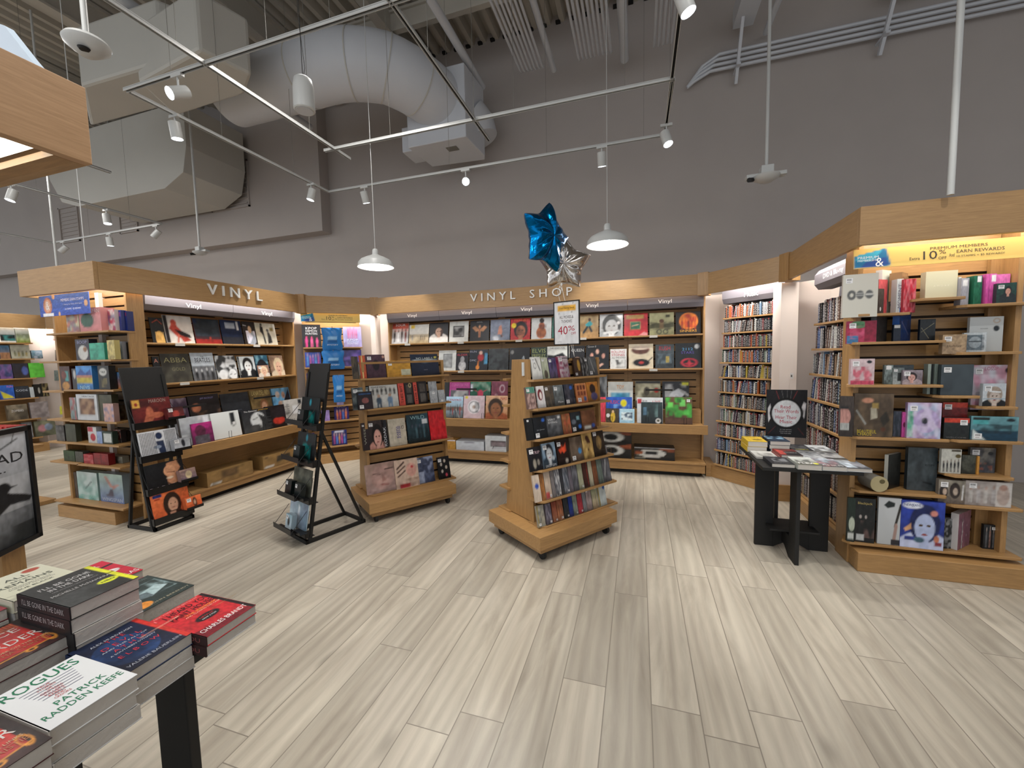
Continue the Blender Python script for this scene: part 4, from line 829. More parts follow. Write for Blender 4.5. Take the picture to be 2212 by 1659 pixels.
for i in range(1, 13):
    a = -math.pi/2+i*math.pi/2/12*.86; pts.append((cx+R_*math.cos(a), cy+R_*math.sin(a), 4.66-.12*max(0, (i-6)/6)))
b = MB(); b.tube(pts, .335, 40); b.build('duct_body', M['ductw'], t, smooth=True)
for i in (5, 9, 12, 15):
    b = MB(); p, q = Vector(pts[i]), Vector(pts[i+1]); b.tube([p, p+(q-p).normalized()*.012], .341, 40); b.build('seam_ring', M['duct'], t)
e = Vector(pts[-1])
t2 = thing('duct_box', 'square white duct box ending in a rounded nose at the wall', 'duct', T(float(e.x)+.03, float(e.y), 0))
b = MB(); b.prism([(-.42, -.15), (.36, -.15), (.40, .36), (.36, .46), (-.38, .40)], 4.02, 4.85); b.build('duct_body', M['ductw'], t2, bevel=.01)
b = MB(); b.box(-.58, -.02, 4.05, -.42, .30, 4.35); b.build('side_box', M['ductw'], t2, bevel=.01)
b = MB(); b.tube([(.18, .35, 4.42), (.26, .40, 4.36), (.30, .42, 4.25)], .22, 28, rs=[.34, .30, .26]); b.build('nose', M['ductw'], t2, smooth=True)
for q in ((.02, -.0, 4.015, .16, .10, 4.02),):
    b = MB(); b.box(*q); b.build('label_plate', M['steel'], t2)
# conduit bundles running inward, pipes
for j, (x0, n, y1, lb) in enumerate(((-1.36, 7, 5.0, 'left bundle of thin conduits under the roof deck'), (-.66, 9, 5.02, 'middle bundle of thin conduits under the roof deck'), (.17, 6, 5.1, 'right bundle of thin conduits beside the inward track'))):
    t = thing('conduit_bundle', lb, 'conduit', T(x0, 0, 4.85), 'conduit bundles under the roof deck')
    for i in range(n):
        b = MB(); b.tube([(i*.045, -2, 0), (i*.045, y1-.08, 0), (i*.045, y1, .03)], .014, 8); b.build('conduit', M['ductw'], t, smooth=True)
for x, y1, r, lb in ((-1.0, 5.2, .035, 'thick white pipe right of the left conduit bundle'), (-.16, 5.3, .05, 'thick white pipe right of the middle conduit bundle'), (-1.95, 5.2, .045, 'white pipe above the curved duct'), (-4.75, 5.2, .05, 'white pipe passing under the curved duct'), (1.35, 5.4, .03, 'thin sprinkler pipe near the long sensor pole')):
    b = MB(); b.tube([(x, 2.8 if x in (-1.95, -4.75) else -2, 4.95), (x, y1, 4.95)], r, 14); o = b.build('ceiling_pipe', M['ductw'], smooth=True); tag(o, lb, 'pipe')
t = thing('wall_conduits', 'four parallel conduits running along the upper back wall', 'conduit', T(0, 0, 0))
for i in range(4):
    b = MB(); b.tube([(.55, 5.42, 4.55+.0*i), (.62+.03*i, 5.42, 4.62+.05*i-.02), (.8+.03*i, 5.42, 4.68+.055*i), (8.8, 5.42, 4.68+.055*i)], .018, 8); b.build('conduit', M['ductw'], t, smooth=True)
for x in (1.05, 2.4, 4.2):
    b = MB(); b.box(x, 5.30, 4.62, x+.04, 5.5, 4.645); b.bar((x+.02, 5.45, 4.5), (x+.02, 5.1, 5.1), .04, .03, (1, 0, 0)); b.build('strut_bracket', M['ductw'], t)
b = MB(); b.box(1.0, 3.6, 5.0, 1.2, 5.3, 5.2); o = b.build('cable_trough', M['ductw']); tag(o, 'short white trough above the wall conduits', 'trough')
b = MB(); b.box(2.4, 5.2, 4.98, 5.4, 5.28, 5.1); o = b.build('perforated_rail', M['ductw']); tag(o, 'long perforated rail above the wall conduits at the upper right', 'rail')
# ================================================================= balloons
def star_balloon(c, sc, tilt, m, label, crk, n=5, yaw=0, dent=0):
    rng = np.random.default_rng(5); b = MB(); NR, NA = 14, 80
    def rad(a): k = (a/(2*math.pi/n)) % 1; k = abs(k-.5)*2; return .66+.34*k**1.8
    for s in (1, -1):
        V = []; Fc = []
        for i in range(NR+1):
            t_ = i/NR
            for j in range(NA):
                a = 2*math.pi*j/NA; R_ = rad(a)*t_
                wr = .035*math.sin(a*crk+3*t_)*t_*(1-t_)*4+.02*math.sin(a*17+s)*t_**3
                V.append((R_*math.sin(a), s*((1-t_**2.2)**.62*.30+wr*(1 if t_ < .98 else 0)), R_*math.cos(a)))
        for i in range(NR):
            for j in range(NA): Fc.append((i*NA+j, i*NA+(j+1) % NA, (i+1)*NA+(j+1) % NA, (i+1)*NA+j))
        b.add(V, Fc)
    mw = Matrix.Translation(c) @ Matrix.Rotation(yaw, 4, 'Z') @ Matrix.Rotation(tilt, 4, 'Y') @ Matrix.Scale(sc, 4)
    o = b.build('balloon', m, mw=mw, smooth=True); tag(o, label, 'balloon'); return o
mb = mat('blue_foil', '0a6fae', .16, 1.0, var=0, bump=.5, bs=5); ms = mat('silver_foil', 'cfcac6', .12, 1.0, var=0, bump=.4, bs=5)
Ub = Unit(-.72, 3.45, 0)
def atpx(px, py, d): q = CC+ray(px, py)*d; return Vector(map(float, q))
star_balloon(atpx(1180, 513, 3.1), .275, .16, mb, 'blue foil star balloon floating over the sale sign', 7, yaw=1.1)
star_balloon(atpx(1218, 572, 3.42), .235, .02, ms, 'silver foil star balloon behind the blue one', 9, yaw=.15)
b = MB(); p = atpx(1212, 612, 3.3); q = Vector(((RC.o+RC.x*.62+RC.y*.25)[0], (RC.o+RC.x*.62+RC.y*.25)[1], 1.42))
b.tube([p, p+Vector((.02, 0, -.1)), (p+q)/2+Vector((.02, 0, 0)), q], .0018, 5); b.tube([p, p+Vector((-.03, 0, -.06)), (p+q)/2+Vector((-.03, .02, 0)), q], .0018, 5)
for i in range(6): b.tube([p+Vector((.008*math.sin(i*2), 0, -.012*i)), p+Vector((.012*math.sin(i*2+1), 0, -.012*i-.01))], .004, 5)
o = b.build('balloon_ribbon', M['letter']); tag(o, 'thin white curling ribbon under the two balloons', 'ribbon')
# ================================================================= products on the shelves
row(UM, 1.64, .20, 10, 'top shelf of middle record wall', 'records on the top shelf of the middle record wall', '''
L 845 881 698|red-headed sleeve with four standing women|f b9bcc0 c8b8b0;r 0 72 100 100 a8402c;n d85a40 .5 5 0 60 100 100;g 6 94 4 8 62 2a2020,e8e8e8,3a2424,7a2a28 5a3424;t 50 90 60 10 eee SOUR
L 882 925 701 - 0 -.01|pale desert sleeve with yellow corner sticker|f b09c78 d8d4c8;r 0 48 100 100 d4d2cc;n 8a7450 .4 6 0 0 100 46;g 10 24 1 14 30 888 777;g 56 84 3 18 20 6a5a48 554;r 8 80 28 99 d8b428
L 926 967 697|black sleeve with a woman in white|f 15161c 1d1c22;b 50 62 88 c9a28c e4e0dc 241a1a;r 60 30 70 62 4a2c22;e 50 8 44 16 e4e0dc
L 969 1011 694|white-framed sleeve with square dark photograph|f c9ccc9 d6d8d4;r 20 22 78 78 2b2b2b;n a9a9a9 .8 5 24 26 74 74
L 1014 1056 692|black sleeve with a golden winged figure|f 1b1b20 22232a;p b07c58 12 66 26 74 46 58 50 62 54 58 74 74 88 66 70 46 56 48 54 18 46 18 44 48 30 46;e 50 70 5 7 c89470;r 48 18 52 60 8a4634;t 50 92 30 6 aaa DEVIL
L 1058 1101 690|slate blue sleeve with a falling pink figure|f 5f6a80 8b93a8;p d08a72 44 66 56 74 62 40 58 28 66 18 50 30 38 28;e 58 20 5 6 3c2420;l 70 56 84 60 2 334
L 1102 1145 688|red sleeve with black-haired portrait and yellow sticker|f b02a30 c83a44;b 52 84 86 a8684c b02a30 17121a;n 17121a .6 7 20 20 84 84;t 56 92 74 9 e8853a FRANKY;e 16 68 12 12 e8cc30
L 1147 1191 686|white sleeve with a tattooed rust-coloured figure|f d0d4d6 dcdede;e 50 30 25 28 b4683c;e 52 62 15 18 a85a38;e 52 86 12 12 2a2020;n 5a2c1c .6 7 28 10 76 70
L 1192 1206 684|narrow visible edge of a teal sleeve|f 1c6a5c 4f9a8c;n 2a3a30 .5 5
L 1249 1293 681|tan sleeve with a cyan-shirted leaping figure|f b08c5c d0b88c;n 8a6438 .5 5;p 45b4c0 34 58 58 76 72 60 56 46 40 50;e 56 80 7 8 4a2c24;l 44 46 26 22 10 25303a;l 56 46 66 28 10 25303a
L 1295 1346 678|black and white sleeve with a fringed face|f b8bcc0 e0e2e4;b 52 96 96 d4d6d8 9a9ea2 2a2a2e;l 8 40 50 12 2 555;l 20 16 80 26 10 c8cacc;e 82 60 7 7 eee
L 1348 1400 677|scarlet sleeve with gold band and green square|f b5202c c42a38;r 8 76 84 94 b08848;r 26 28 70 64 c0a468;r 28 30 68 62 1f6a50;l 34 44 60 50 4 d8b090;p c88 60 0 100 0 100 10 84 16
L 1403 1457 675|olive landscape sleeve with a cyclist|f 7a7a58 b8b68c;p 4a4a30 0 30 100 34 100 56 60 48 30 56 0 46;n 3a3a24 .6 7 0 20 100 60;e 50 62 10 9 5a3c28;r 42 28 58 54 7a6444;o 40 14 9 9 4 222;o 66 14 9 9 4 222;r 66 78 84 90 4a4a30
L 1460 1515 673|black sleeve with orange crowd reading SINNERS|f 1c1413 15100f;e 52 58 38 38 d87820;n a02818 .95 6 20 30 84 90;g 20 84 5 20 56 8a1c14,b8481c,4a1410 c8602c;t 50 14 68 10 e0a83c SINNERS
''')
row(UM, 1.245, .18, 10, 'second shelf of middle record wall', 'records on the second shelf of the middle record wall', '''
L 946 984 757|pale grey sleeve with framed worn picture|f b0b4b4 c4c6c4;r 26 14 78 84 5c5e60;r 30 18 74 80 8f9294;n 5a5c5c .5 6 30 18 74 80
L 984 1011 762|black sleeve with grey bowed figure and red heading|f 17161a 1c1a20;e 50 26 30 28 a8a8ac;e 50 62 17 18 8c8c90;n 333 .5 6 20 5 80 80;t 50 88 80 10 b03040 ELDER
L 1012 1053 755|dark sleeve with a red singer reading RUN|f 14161d 1a2230;e 62 62 16 18 a82c34;e 62 84 9 9 d8b0a0;l 50 42 46 8 8 b86a2c;e 46 14 10 10 c07830;p 4a90b8 80 30 98 30 98 80 84 84;t 22 90 34 9 aab RUN;t 22 48 34 9 aab DMC
L 1054 1098 753|glossy black sleeve with faint shimmer|f 101216 1c2026;n 3c4448 .6 8
L 1099 1144 751|black sleeve with a pale curved spark|f 101014 17181e;l 40 10 70 60 3 9ab;l 70 60 76 20 4 c8d0d8;e 50 40 20 10 2c2a30;e 14 80 8 9 888
L 1146 1181 750|dark green sleeve reading ELVIS PRESLEY|f 22302a 2c3c34;t 50 84 84 18 a8b070 ELVIS;t 50 62 84 15 a8b070 PRESLEY;b 50 50 50 998 333 222
L 1181 1230 748|white sleeve with black wave under thin title|f c8ccc8 e0e2de;p 16181c 0 20 100 20 100 40 70 72 30 60 0 64;t 46 92 70 6 223 THE ESSENTIAL
L 1231 1263 747|black sleeve reading QUEEN|f 17171b 1e1e24;t 50 80 84 15 ccc QUEEN;e 50 30 26 24 6a5650;n 998 .5 5 20 10 80 50
L 1265 1316 745|black sleeve with four faces reading Queen II|f 13151a 191c22;t 26 93 36 9 bbb Queen II;e 50 72 7 10 c8a090;e 26 56 7 10 c89484;e 76 54 7 10 c89484;e 50 34 7 10 c8a090;p c8a090 56 16 70 24 78 20 62 8
L 1318 1354 754|white sleeve in red letters, THE ROLLING STONES|f c8caca d8d8d6;t 48 86 80 12 b02838 ROLLING;t 48 70 80 12 b02838 STONES;t 52 56 84 8 333 ALL THE SONGS;n 3a3a3a .9 7 6 4 94 46
L 1358 1412 743|cream sleeve with iced cake above a record|f c8bca4 d4c8b0;e 48 78 34 13 a83c40;e 48 74 36 16 5a3830;e 48 84 34 8 c8b8a8;e 52 24 34 15 14161a;e 52 24 10 5 b03838;l 80 30 96 44 4 333
L 1416 1457 744|grey machinery sleeve with red RUSH lettering|f 2c3338 454e54;r 12 20 88 60 55636c;n 20282e .7 8 10 10 90 60;r 56 24 74 50 9a8a4a;t 50 84 60 18 b0303c RUSH
L 1459 1516 741|black sleeve with blue letters and red star ring|f 161a1f 1f2429;t 48 76 42 10 5a9ac8 2112;t 48 62 50 10 5a4a98 STARS;o 54 22 28 15 5 b03040;p b03040 54 36 60 22 74 18 60 14 54 6 48 14 34 18 48 22;e 84 86 9 9 b8bcc0
''')  # shimmer of the glossy black sleeve is painted into its colours
row(UM, .76, .20, 10, 'back row above ledge of middle record wall', 'records in the back row of the middle record wall', '''
L 958 968 826|dark sleeve edge|f 22262a 2c3034
L 969 1014 826|magenta sleeve with grey crouching figure|f b0408c c04c98;r 6 0 96 66 5a5c60;n c8c8c8 .7 5 20 4 90 64;t 50 88 80 12 d878b8 CONFESSIONS
L 1014 1059 825|dark green sleeve with a pink spider shape|f 16241f 2c7c60;e 50 48 14 18 c83c5c;l 50 40 20 10 2 c83c5c;l 50 40 80 10 2 c83c5c;l 50 50 20 66 2 c83c5c;l 50 50 80 66 2 c83c5c;n b8c8b8 .4 6 0 60 100 100;r 2 60 12 90 dde
L 1060 1096 824|maroon sleeve with a small ring|f 7a3c4c 84465a;o 66 70 14 14 6 b8a0a8;e 30 40 10 10 a87a84;r 0 0 100 30 4a7aa8
L 1287 1311 810 .02|black and white worn sleeve beside the rack|f 22262a 30343a;n a8acae .6 5
L 1313 1368 825|off-white sleeve with orange logo over seascape|f c0c2be cccec8;r 12 0 88 58 2a7ca0;n 88b8c8 .6 5 12 0 88 58;e 66 24 14 12 20303c;t 50 80 30 14 d88c2c TOY
L 1372 1428 823|olive film poster sleeve reading ROMEO JULIET|f 22201e 8a8468;n d8d4b8 .5 6 0 30 100 90;e 46 62 12 16 4a4438;e 84 66 9 9 a83028;r 0 90 100 100 222;t 50 20 84 12 ccc ROMEO + JULIET
L 1431 1490 824|black and white sleeve of a lifted crowd|f 15151a 22242a;p a8aab0 10 20 34 60 60 74 90 60 70 40 50 50 40 20;n d0d2d4 .5 7 10 20 90 90;l 70 66 96 50 8 888;r 74 86 98 96 c8c830;r 40 0 70 14 a83030
''')
row(UM, .605, .06, 9, 'front row on ledge of middle record wall', 'records in the front row of the middle record wall', '''
L 962 999 857|crowd-on-railway sleeve with pale sky|f 4a4c4c a8c8e0;r 0 34 100 52 6a5c54;g 20 90 5 14 44 2a2a30,8a2c28,3a3c40 554;l 80 0 60 40 4 999;t 50 84 80 9 b05060 LYNYRD
L 1000 1046 855|pale pink sleeve with a white record ring|f b8a4ac c4b0b8;e 50 50 30 30 d8d8dc;o 50 50 24 24 5 8a8a90;e 50 50 8 8 9a8a80;n 22242a .5 8 50 24 76 70;e 14 92 7 6 d8c830
L 1048 1096 855|warm brown child portrait sleeve, red corner text|f a87850 d0a888;b 46 84 88 8a5c40 9a5434 3a2c24;n 6a4028 .4 6 0 0 100 30;t 82 88 28 12 a83c30 NAS
L 1290 1308 858|coral red sleeve peeping past the rack|f b83848 c84454
L 1309 1366 858 .02|royal blue sleeve with a yellow disc|f 1c3c8c 2c58b4;n 88b8e0 .5 6 30 20 90 70;t 30 80 44 14 c0403c MUSIC;e 68 76 12 14 d8cc20
L 1376 1433 859 .012|white sleeve with a red corner mark|f c0c4c8 cdd0d2;r 2 76 18 94 b03038;t 76 84 30 8 b04048 LIVE;t 30 86 20 6 444 20
L 1437 1497 858 .02|sleeve of bright green cubes over brown blocks|f 4c3424 5f4230;n 3f9038 1 7 0 24 100 100;r 10 60 30 80 5fb850;r 34 50 50 72 3d8c38;r 54 66 74 90 6cc460;r 70 34 88 54 49a043;r 14 30 28 46 347a30;r 44 80 60 96 2f6c2c;r 2 84 14 98 4fae48;S tr
C 1309 1337 882 .012 0 -.03|small case with a gold-dressed figure in front of blue sleeve|f 3c3428 4a4234;e 54 40 18 36 c8a83c;e 54 78 9 10 d8b890;e 16 50 14 14 ccc
C 1338 1371 883 .012 0 -.03|small pale blue harbour case in front of blue sleeve|f 8cb4cc a8ccdc;r 12 20 88 76 d4e4ea;n 24405c .9 7 14 22 86 74
C 1385 1432 869 .014 0 -.03|dark green case with small white cup in front of white sleeve|f 15191b 2c3c3e;n 6a8888 .6 4 30 30 80 90;e 80 14 12 11 ccc;e 80 15 7 6 443;r 10 40 26 76 4a6a80
''')
# boxes on the plinth of the middle record wall
row(UM, .17, .05, 0, 'on plinth of middle record wall', 'boxed players on the plinth of the middle record wall', '''
X 958 984 949 .19|orange-sided player box half behind the sleeve rack|f b88a3c c4954a;r 0 88 100 100 dde
X 985 1046 952 .19|white player box with printed diagram|f c4ccd8 ccd4de;r 12 74 76 80 b8c0cc;r 30 84 66 92 99a;r 28 76 58 84 556;p bcc4d0 10 0 90 0 76 46 22 46;r 18 94 90 99 333
X 1048 1094 941 .19|white box with a picture of a cabinet radio|f c8ced4 d2d8de;r 26 32 100 70 5c5458;r 30 36 100 60 8a7e84;l 40 32 36 18 4 333;r 34 22 100 26 9890a0
X 1293 1365 929 .19|tall pair of turntable boxes beside the small-case rack|f 1c1815 241f1c;r 0 96 100 100 c0c4c8;e 40 76 38 18 b8b8b4;e 38 76 22 12 17181a;e 40 28 38 18 b8b8b4;e 38 28 22 12 17181a;p 7a4028 60 96 100 96 100 84 74 86;e 84 58 15 7 111;p 8a482c 60 44 100 52 100 36 76 36;e 84 8 15 7 111
X 1370 1459 966 .19|single turntable box with white lid edge|f 1c1815 2a2420;r 0 90 100 100 c8ccd0;e 44 52 34 34 b8b8b4;p c8c8c8 24 60 44 74 64 54 42 34;e 43 56 17 15 17181a;e 12 58 11 15 8a4a2c;e 84 10 16 12 141416;p 8a482c 60 90 100 88 100 70 84 74;n b8b8a8 .3 8 0 0 30 40
''')
row(UL, 1.64, .19, 10, 'top shelf of side record wall', 'records on the top shelf of the side record wall', '''
L 329 358 686|black sleeve with golden rock and red arc|f 16181a 1d2022;e 60 14 34 34 b08848;n d8b068 .6 5 30 0 96 44;l 20 80 60 92 4 a04030;l 60 92 90 76 4 a04030
L 359 421 682|white sleeve with a reclining red dancer|f c8c4bf d4d0cc;r 0 0 14 100 1c1618;p a84034 16 52 34 84 46 60 62 40 88 10 60 4 50 20 40 22;p 1a1416 34 50 60 44 86 32 90 20 70 22 50 30;e 34 74 10 12 b84c3c;l 46 30 40 4 6 b8604c
L 423 480 689|dark teal sleeve with red horizon|f 8a2420 1a2228;r 0 24 100 100 222a32;r 0 18 100 28 3c2428;n 3c4450 .4 5 0 30 100 100;e 56 22 3 5 a84030;r 2 80 14 98 182848
L 482 527 692|navy sleeve with a pale label block|f 101a30 182848;r 0 0 100 30 22242c;r 22 66 68 90 a0aab8;r 76 60 86 96 ccd0d4
L 529 556 695|dark sleeve with a white-robed figure|f 241f1e 2c2726;e 60 28 34 32 9aa4b4;n dde 1 6 20 4 96 60;e 56 66 14 16 c8a888;l 8 84 30 82 3 ccc
L 557 600 698|cream sleeve with two dancing black figures|f c8c4b4 d2cebc;p 17181a 24 88 36 82 38 50 42 4 34 4 30 46 20 60;e 30 92 5 6 222;p 17181a 54 56 64 60 72 38 74 10 50 4 54 30;e 58 66 7 8 333;r 70 64 88 80 8a7a3c
''')
row(UL, 1.245, .17, 10, 'second shelf of side record wall', 'records on the second shelf of the side record wall', '''
L 337 352 770 .012|narrow black case with red letter A|f 121216 181a1e;t 50 84 60 14 d08878 A;e 50 40 20 10 8a3a34;r 20 6 80 24 8a98b0
L 354 417 764|charcoal sleeve reading ABBA GOLD|f 2a2924 35332d;n 4a483f .6 5;t 50 78 80 17 8f8a62 ABBA;t 56 46 46 12 6a674e GOLD
L 419 469 762|grey sleeve with four figures reading THE BEATLES|f 4a4c50 a4adb6;r 0 54 100 100 a8b0b8;r 0 0 100 52 5c5e62;g 4 96 4 -6 50 1a1b1e,222428,2c2e30 b0b2b4;n 222 .4 6 0 0 100 50;t 50 86 14 4 222 THE;t 50 74 66 16 222 BEATLES
L 471 515 768|black and white sleeve of drawn faces|f b0b2b4 b8babc;n 16181a .95 9;e 28 18 20 22 c8cacc;e 76 20 20 22 d0d2d4;l 60 18 68 20 3 222;l 82 18 90 20 3 222
L 519 555 770|curly-haired black and white portrait sleeve|f b4babc c2c8ca;r 0 0 10 100 15171a;b 56 74 94 d0d2d2 1a1c20 1a1a1c;v 5 50 6 70 999 BOB DYLAN
L 556 584 767|dark blue sleeve with pale teal spray|f 1a2430 2a5a70;n 88b8c8 .6 5 0 60 100 100;e 50 40 40 40 15171d
C 559 583 789 .012 0 -.03|small tan portrait case before the blue sleeve|f 7a5848 907060;b 52 80 92 d0a890 d8ccc0 d8c4a4;S tl
L 587 616 768|taupe sleeve with a pale blond figure|f 7a6050 8a705e;b 60 84 88 c8a088 c8b8a0 c8b494
''')
row(UL, .76, .20, 10, 'back row above ledge of side record wall', 'records in the back row of the side record wall', '''
L 371 413 861 .02|purple-grey sleeve of doorways|f 3c2838 564458;n a898a8 .6 5;r 40 0 60 60 2a1428
L 415 482 853 .03|dark stage sleeve with violet title|f 1a1614 262224;e 22 60 14 14 a8684c;n 8a6450 .5 6 20 10 100 50;t 60 88 44 7 8a84b8 JEFF BUCKLEY
L 484 545 849|plain charcoal sleeve with tiny text|f 25272b 2c2f34;t 50 36 36 3 667 CLOSER
L 547 592 842 .03|tan sleeve with gold LANA DEL REY title|f 6a5438 8a7448;n 3a2c1c .5 6;b 60 44 62 c89878 8a5c44 8a5c3c;t 52 88 84 17 c8b478 LANA DEL REY
L 594 632 838 .02|sky blue sleeve with three faces|f 5a94bc 78b0d4;e 30 74 12 13 d8c4b8;e 62 70 10 14 c89c84;p 1a1c22 56 40 96 96 100 40 80 20;e 40 34 14 14 c8a48c;n 223 .4 6
''')
row(UL, .605, .06, 9, 'front row on ledge of side record wall', 'records in the front row of the side record wall', '''
L 372 390 903 .02|dim grey sleeve behind the wire stop|f 5a5c60 6a6c70;r 40 0 50 100 222
L 395 463 899 .03|pale grey beach sleeve with white label|f 8a8e94 a0a4aa;r 0 40 100 44 777c82;n b8bcc0 .4 5;r 74 64 92 96 c8ccd2;r 58 84 68 96 bbb
L 458 523 890 .02|blank white sleeve with black label strip|f c4c8c8 d0d4d4;plain;r 68 46 84 94 24282c;r 74 48 82 56 ddd;r 72 38 80 44 888
L 528 590 884 .04|black and white face sleeve reading The Essential|f 3a3c3e 24262a;e 52 50 26 36 c0c4c6;p 2a2c2e 52 80 80 60 86 20 60 10 64 40;l 36 56 50 60 4 222;e 40 20 20 12 444;t 30 94 44 6 ddd The Essential;t 74 94 36 6 d8a830 JOHNNY CASH
L 580 632 875 .03|near-black sleeve with a red glow|f 1a1618 231e20;e 46 30 24 16 b03428;n 1a1618 .5 6;e 50 66 30 24 242024
L 620 661 862 .02|light grey sleeve with white sticker|f a4a29e b4b2ae;r 40 40 70 74 ccced0;r 74 78 92 96 2a2c30
C 418 463 913 .014 0 -.03|small magenta portrait case leaning on the grey sleeve|f 5a1f4c a82c74;e 40 60 26 30 5a2440;r 10 0 80 40 5a5660;n 222 .4 5
''')
row(UL, .135, .01, 0, 'on plinth of side record wall', 'boxed speakers on the plinth of the side record wall', '''
X 447 547 1008 .19|nearer kraft speaker box with a rounded picture|f 8a6c42 947548;r 30 40 66 88 6a5236;o 48 64 15 18 4 5a4830;r 6 4 28 26 c8c8c4;n 555 .6 8 8 6 26 20;r 6 74 12 84 6a5236
X 568 645 976 .19|farther kraft speaker box with a black picture|f 8a6c42 947548;p 3c362e 36 30 78 34 74 78 38 74;r 4 2 28 26 c8c8c4;r 6 76 14 88 6a5236
X 645 672 965 .19|small white box with grey text|f b8bcc4 c4c8ce;r 20 60 80 66 889;r 26 40 74 54 99a;r 30 76 70 82 556
''')
# stickers on the kraft boxes' ends are part of the print
KP = 'on angled corner shelf'
row(UK, 1.605, .12, 8, 'top row of the angled corner shelf', 'goods on the angled corner shelf', '''
L 653 694 701|black sleeve with three pink figures and white blocky title|f 15161b 1b1c22;g 8 92 3 2 42 d03c84,e05a94,d84888 c84078;t 50 84 60 10 d8d8dc KPOP;t 50 72 60 9 d8d8dc DEMON;t 50 60 64 9 d8d8dc HUNTERS
L 742 782 706|lavender sleeve with pink figures|f 9890c4 a8a0d0;g 22 78 5 44 46 d04878,e06a94 d85c84;t 50 36 60 9 d8dcf0 KPOP;t 50 26 60 9 c0d0f0 DEMON;t 50 17 60 8 d8dcf0 HUNTERS
''', 20)
row(UK, 1.335, .12, 8, 'second row of the angled corner shelf', 'goods on the angled corner shelf', '''
B 659 694 761 .04|blue box with bright figures|f 2a3c8c 3850a8;g 8 92 5 14 70 5a9cd8,c85c98,9a5cc0 d8a8b8
L 742 782 756|purple glossy packet|f 2a2058 382c78;n 7a5cb8 .6 6
''', 16)
row(UK, 1.01, .12, 8, 'third row of the angled corner shelf', 'goods on the angled corner shelf', '''
B 663 694 806 .04|purple box with orange-clad figures|f 2c1c54 3c2870;g 10 90 4 8 74 d8742c,c84c3c,e09848 e0b090
''', 16)
row(UK, .795, .12, 8, 'fourth row of the angled corner shelf', 'goods on the angled corner shelf', '''
C 663 682 850 .04|dark striped case|f 22242c 2c2e38;n 778 .5 6
C 727 742 855 .04|small lavender case|f a098c0 b0a8cc;n 7a70b0 .5 5
''', 12)
row(UK, .585, .12, 8, 'fifth row of the angled corner shelf', 'goods on the angled corner shelf', '''
B 662 688 890 .04|lilac box with red and white print|f a08cb0 b8a8c0;n a03c50 .6 5
B 694 712 886 .04|violet box|f 8a70b0 a08cc8
B 722 754 876 .04|indigo box with orange figures|f 201c54 2c2870;g 10 90 4 4 70 d87838,c0503c,5a7ac8 e0b090;t 50 90 60 10 ccd KPOP
''', 16)
row(UK, .225, .12, 8, 'lowest row of the angled corner shelf', 'goods on the angled corner shelf', '''
B 664 680 936 .04|violet box low down|f 30205c 44307c;n a070c0 .5 5
B 717 750 929 .04|dark blue box with a bright group|f 1c1c50 28306c;g 8 92 5 10 66 b0508c,5a84d0,c88848 e0b8a8;r 20 84 80 96 ccd
''', 16)
# hanging blue bags
for i, (xl, xr, zt, zb, d) in enumerate(((698, 740, 1.87, 1.56, 'uppermost'), (698, 744, 1.56, 1.30, 'middle'), (722, 746, 1.22, .84, 'lowest'))):
    x0, x1 = UK.ux(xl, .03, zb), UK.ux(xr, .03, zb); b = MB(); n_ = 14
    for s in (1, -1):
        V = []
        for j in range(n_+1):
            for k in range(n_+1):
                u, v = k/n_, j/n_; bul = (math.sin(math.pi*u)*math.sin(math.pi*min(1, v*1.05)))**.5 if 0 < u < 1 and 0 < v < .95 else 0
                V.append((x0+(x1-x0)*(u+.03*math.sin(v*9)*(2*u-1)), .05-s*.045*bul+.006*math.sin(u*14+v*9), zb+(zt-zb)*v))
        c1 = hx('2a78c0'); b.add(V, [(j*(n_+1)+k, j*(n_+1)+k+1, (j+1)*(n_+1)+k+1, (j+1)*(n_+1)+k) for j in range(n_) for k in range(n_)], c1)
    for k, c in enumerate(b.c): 
        x, y, z = b.v[k]; t_ = (z-zb)/(zt-zb)
        if .3 < t_ < .62 and abs((x-x0)/(x1-x0)-.5) < .26 and y < .05: b.c[k] = hx('1c5a98' if t_ < .5 else '8ab8e0')
    put_text(b, 'MYSTERY', (x0+x1)/2, zb+(zt-zb)*.24, (x1-x0)*.55, .02, -.0-.004, hx('d8e4f0'))
    o = b.build('mystery_bag', M['print'], mw=UK.M, smooth=True, color=True); tag(o, f'shiny blue hanging bag, {d} of three on the angled corner shelf', 'bag', 'blue hanging bags')
    b = MB(); b.tube([((x0+x1)/2, .10, zt-.01), ((x0+x1)/2, -.02, zt-.01), ((x0+x1)/2, -.03, zt+.012)], .003, 6); b.build('hang_hook', M['chrome'], o).matrix_parent_inverse = Matrix.Identity(4)
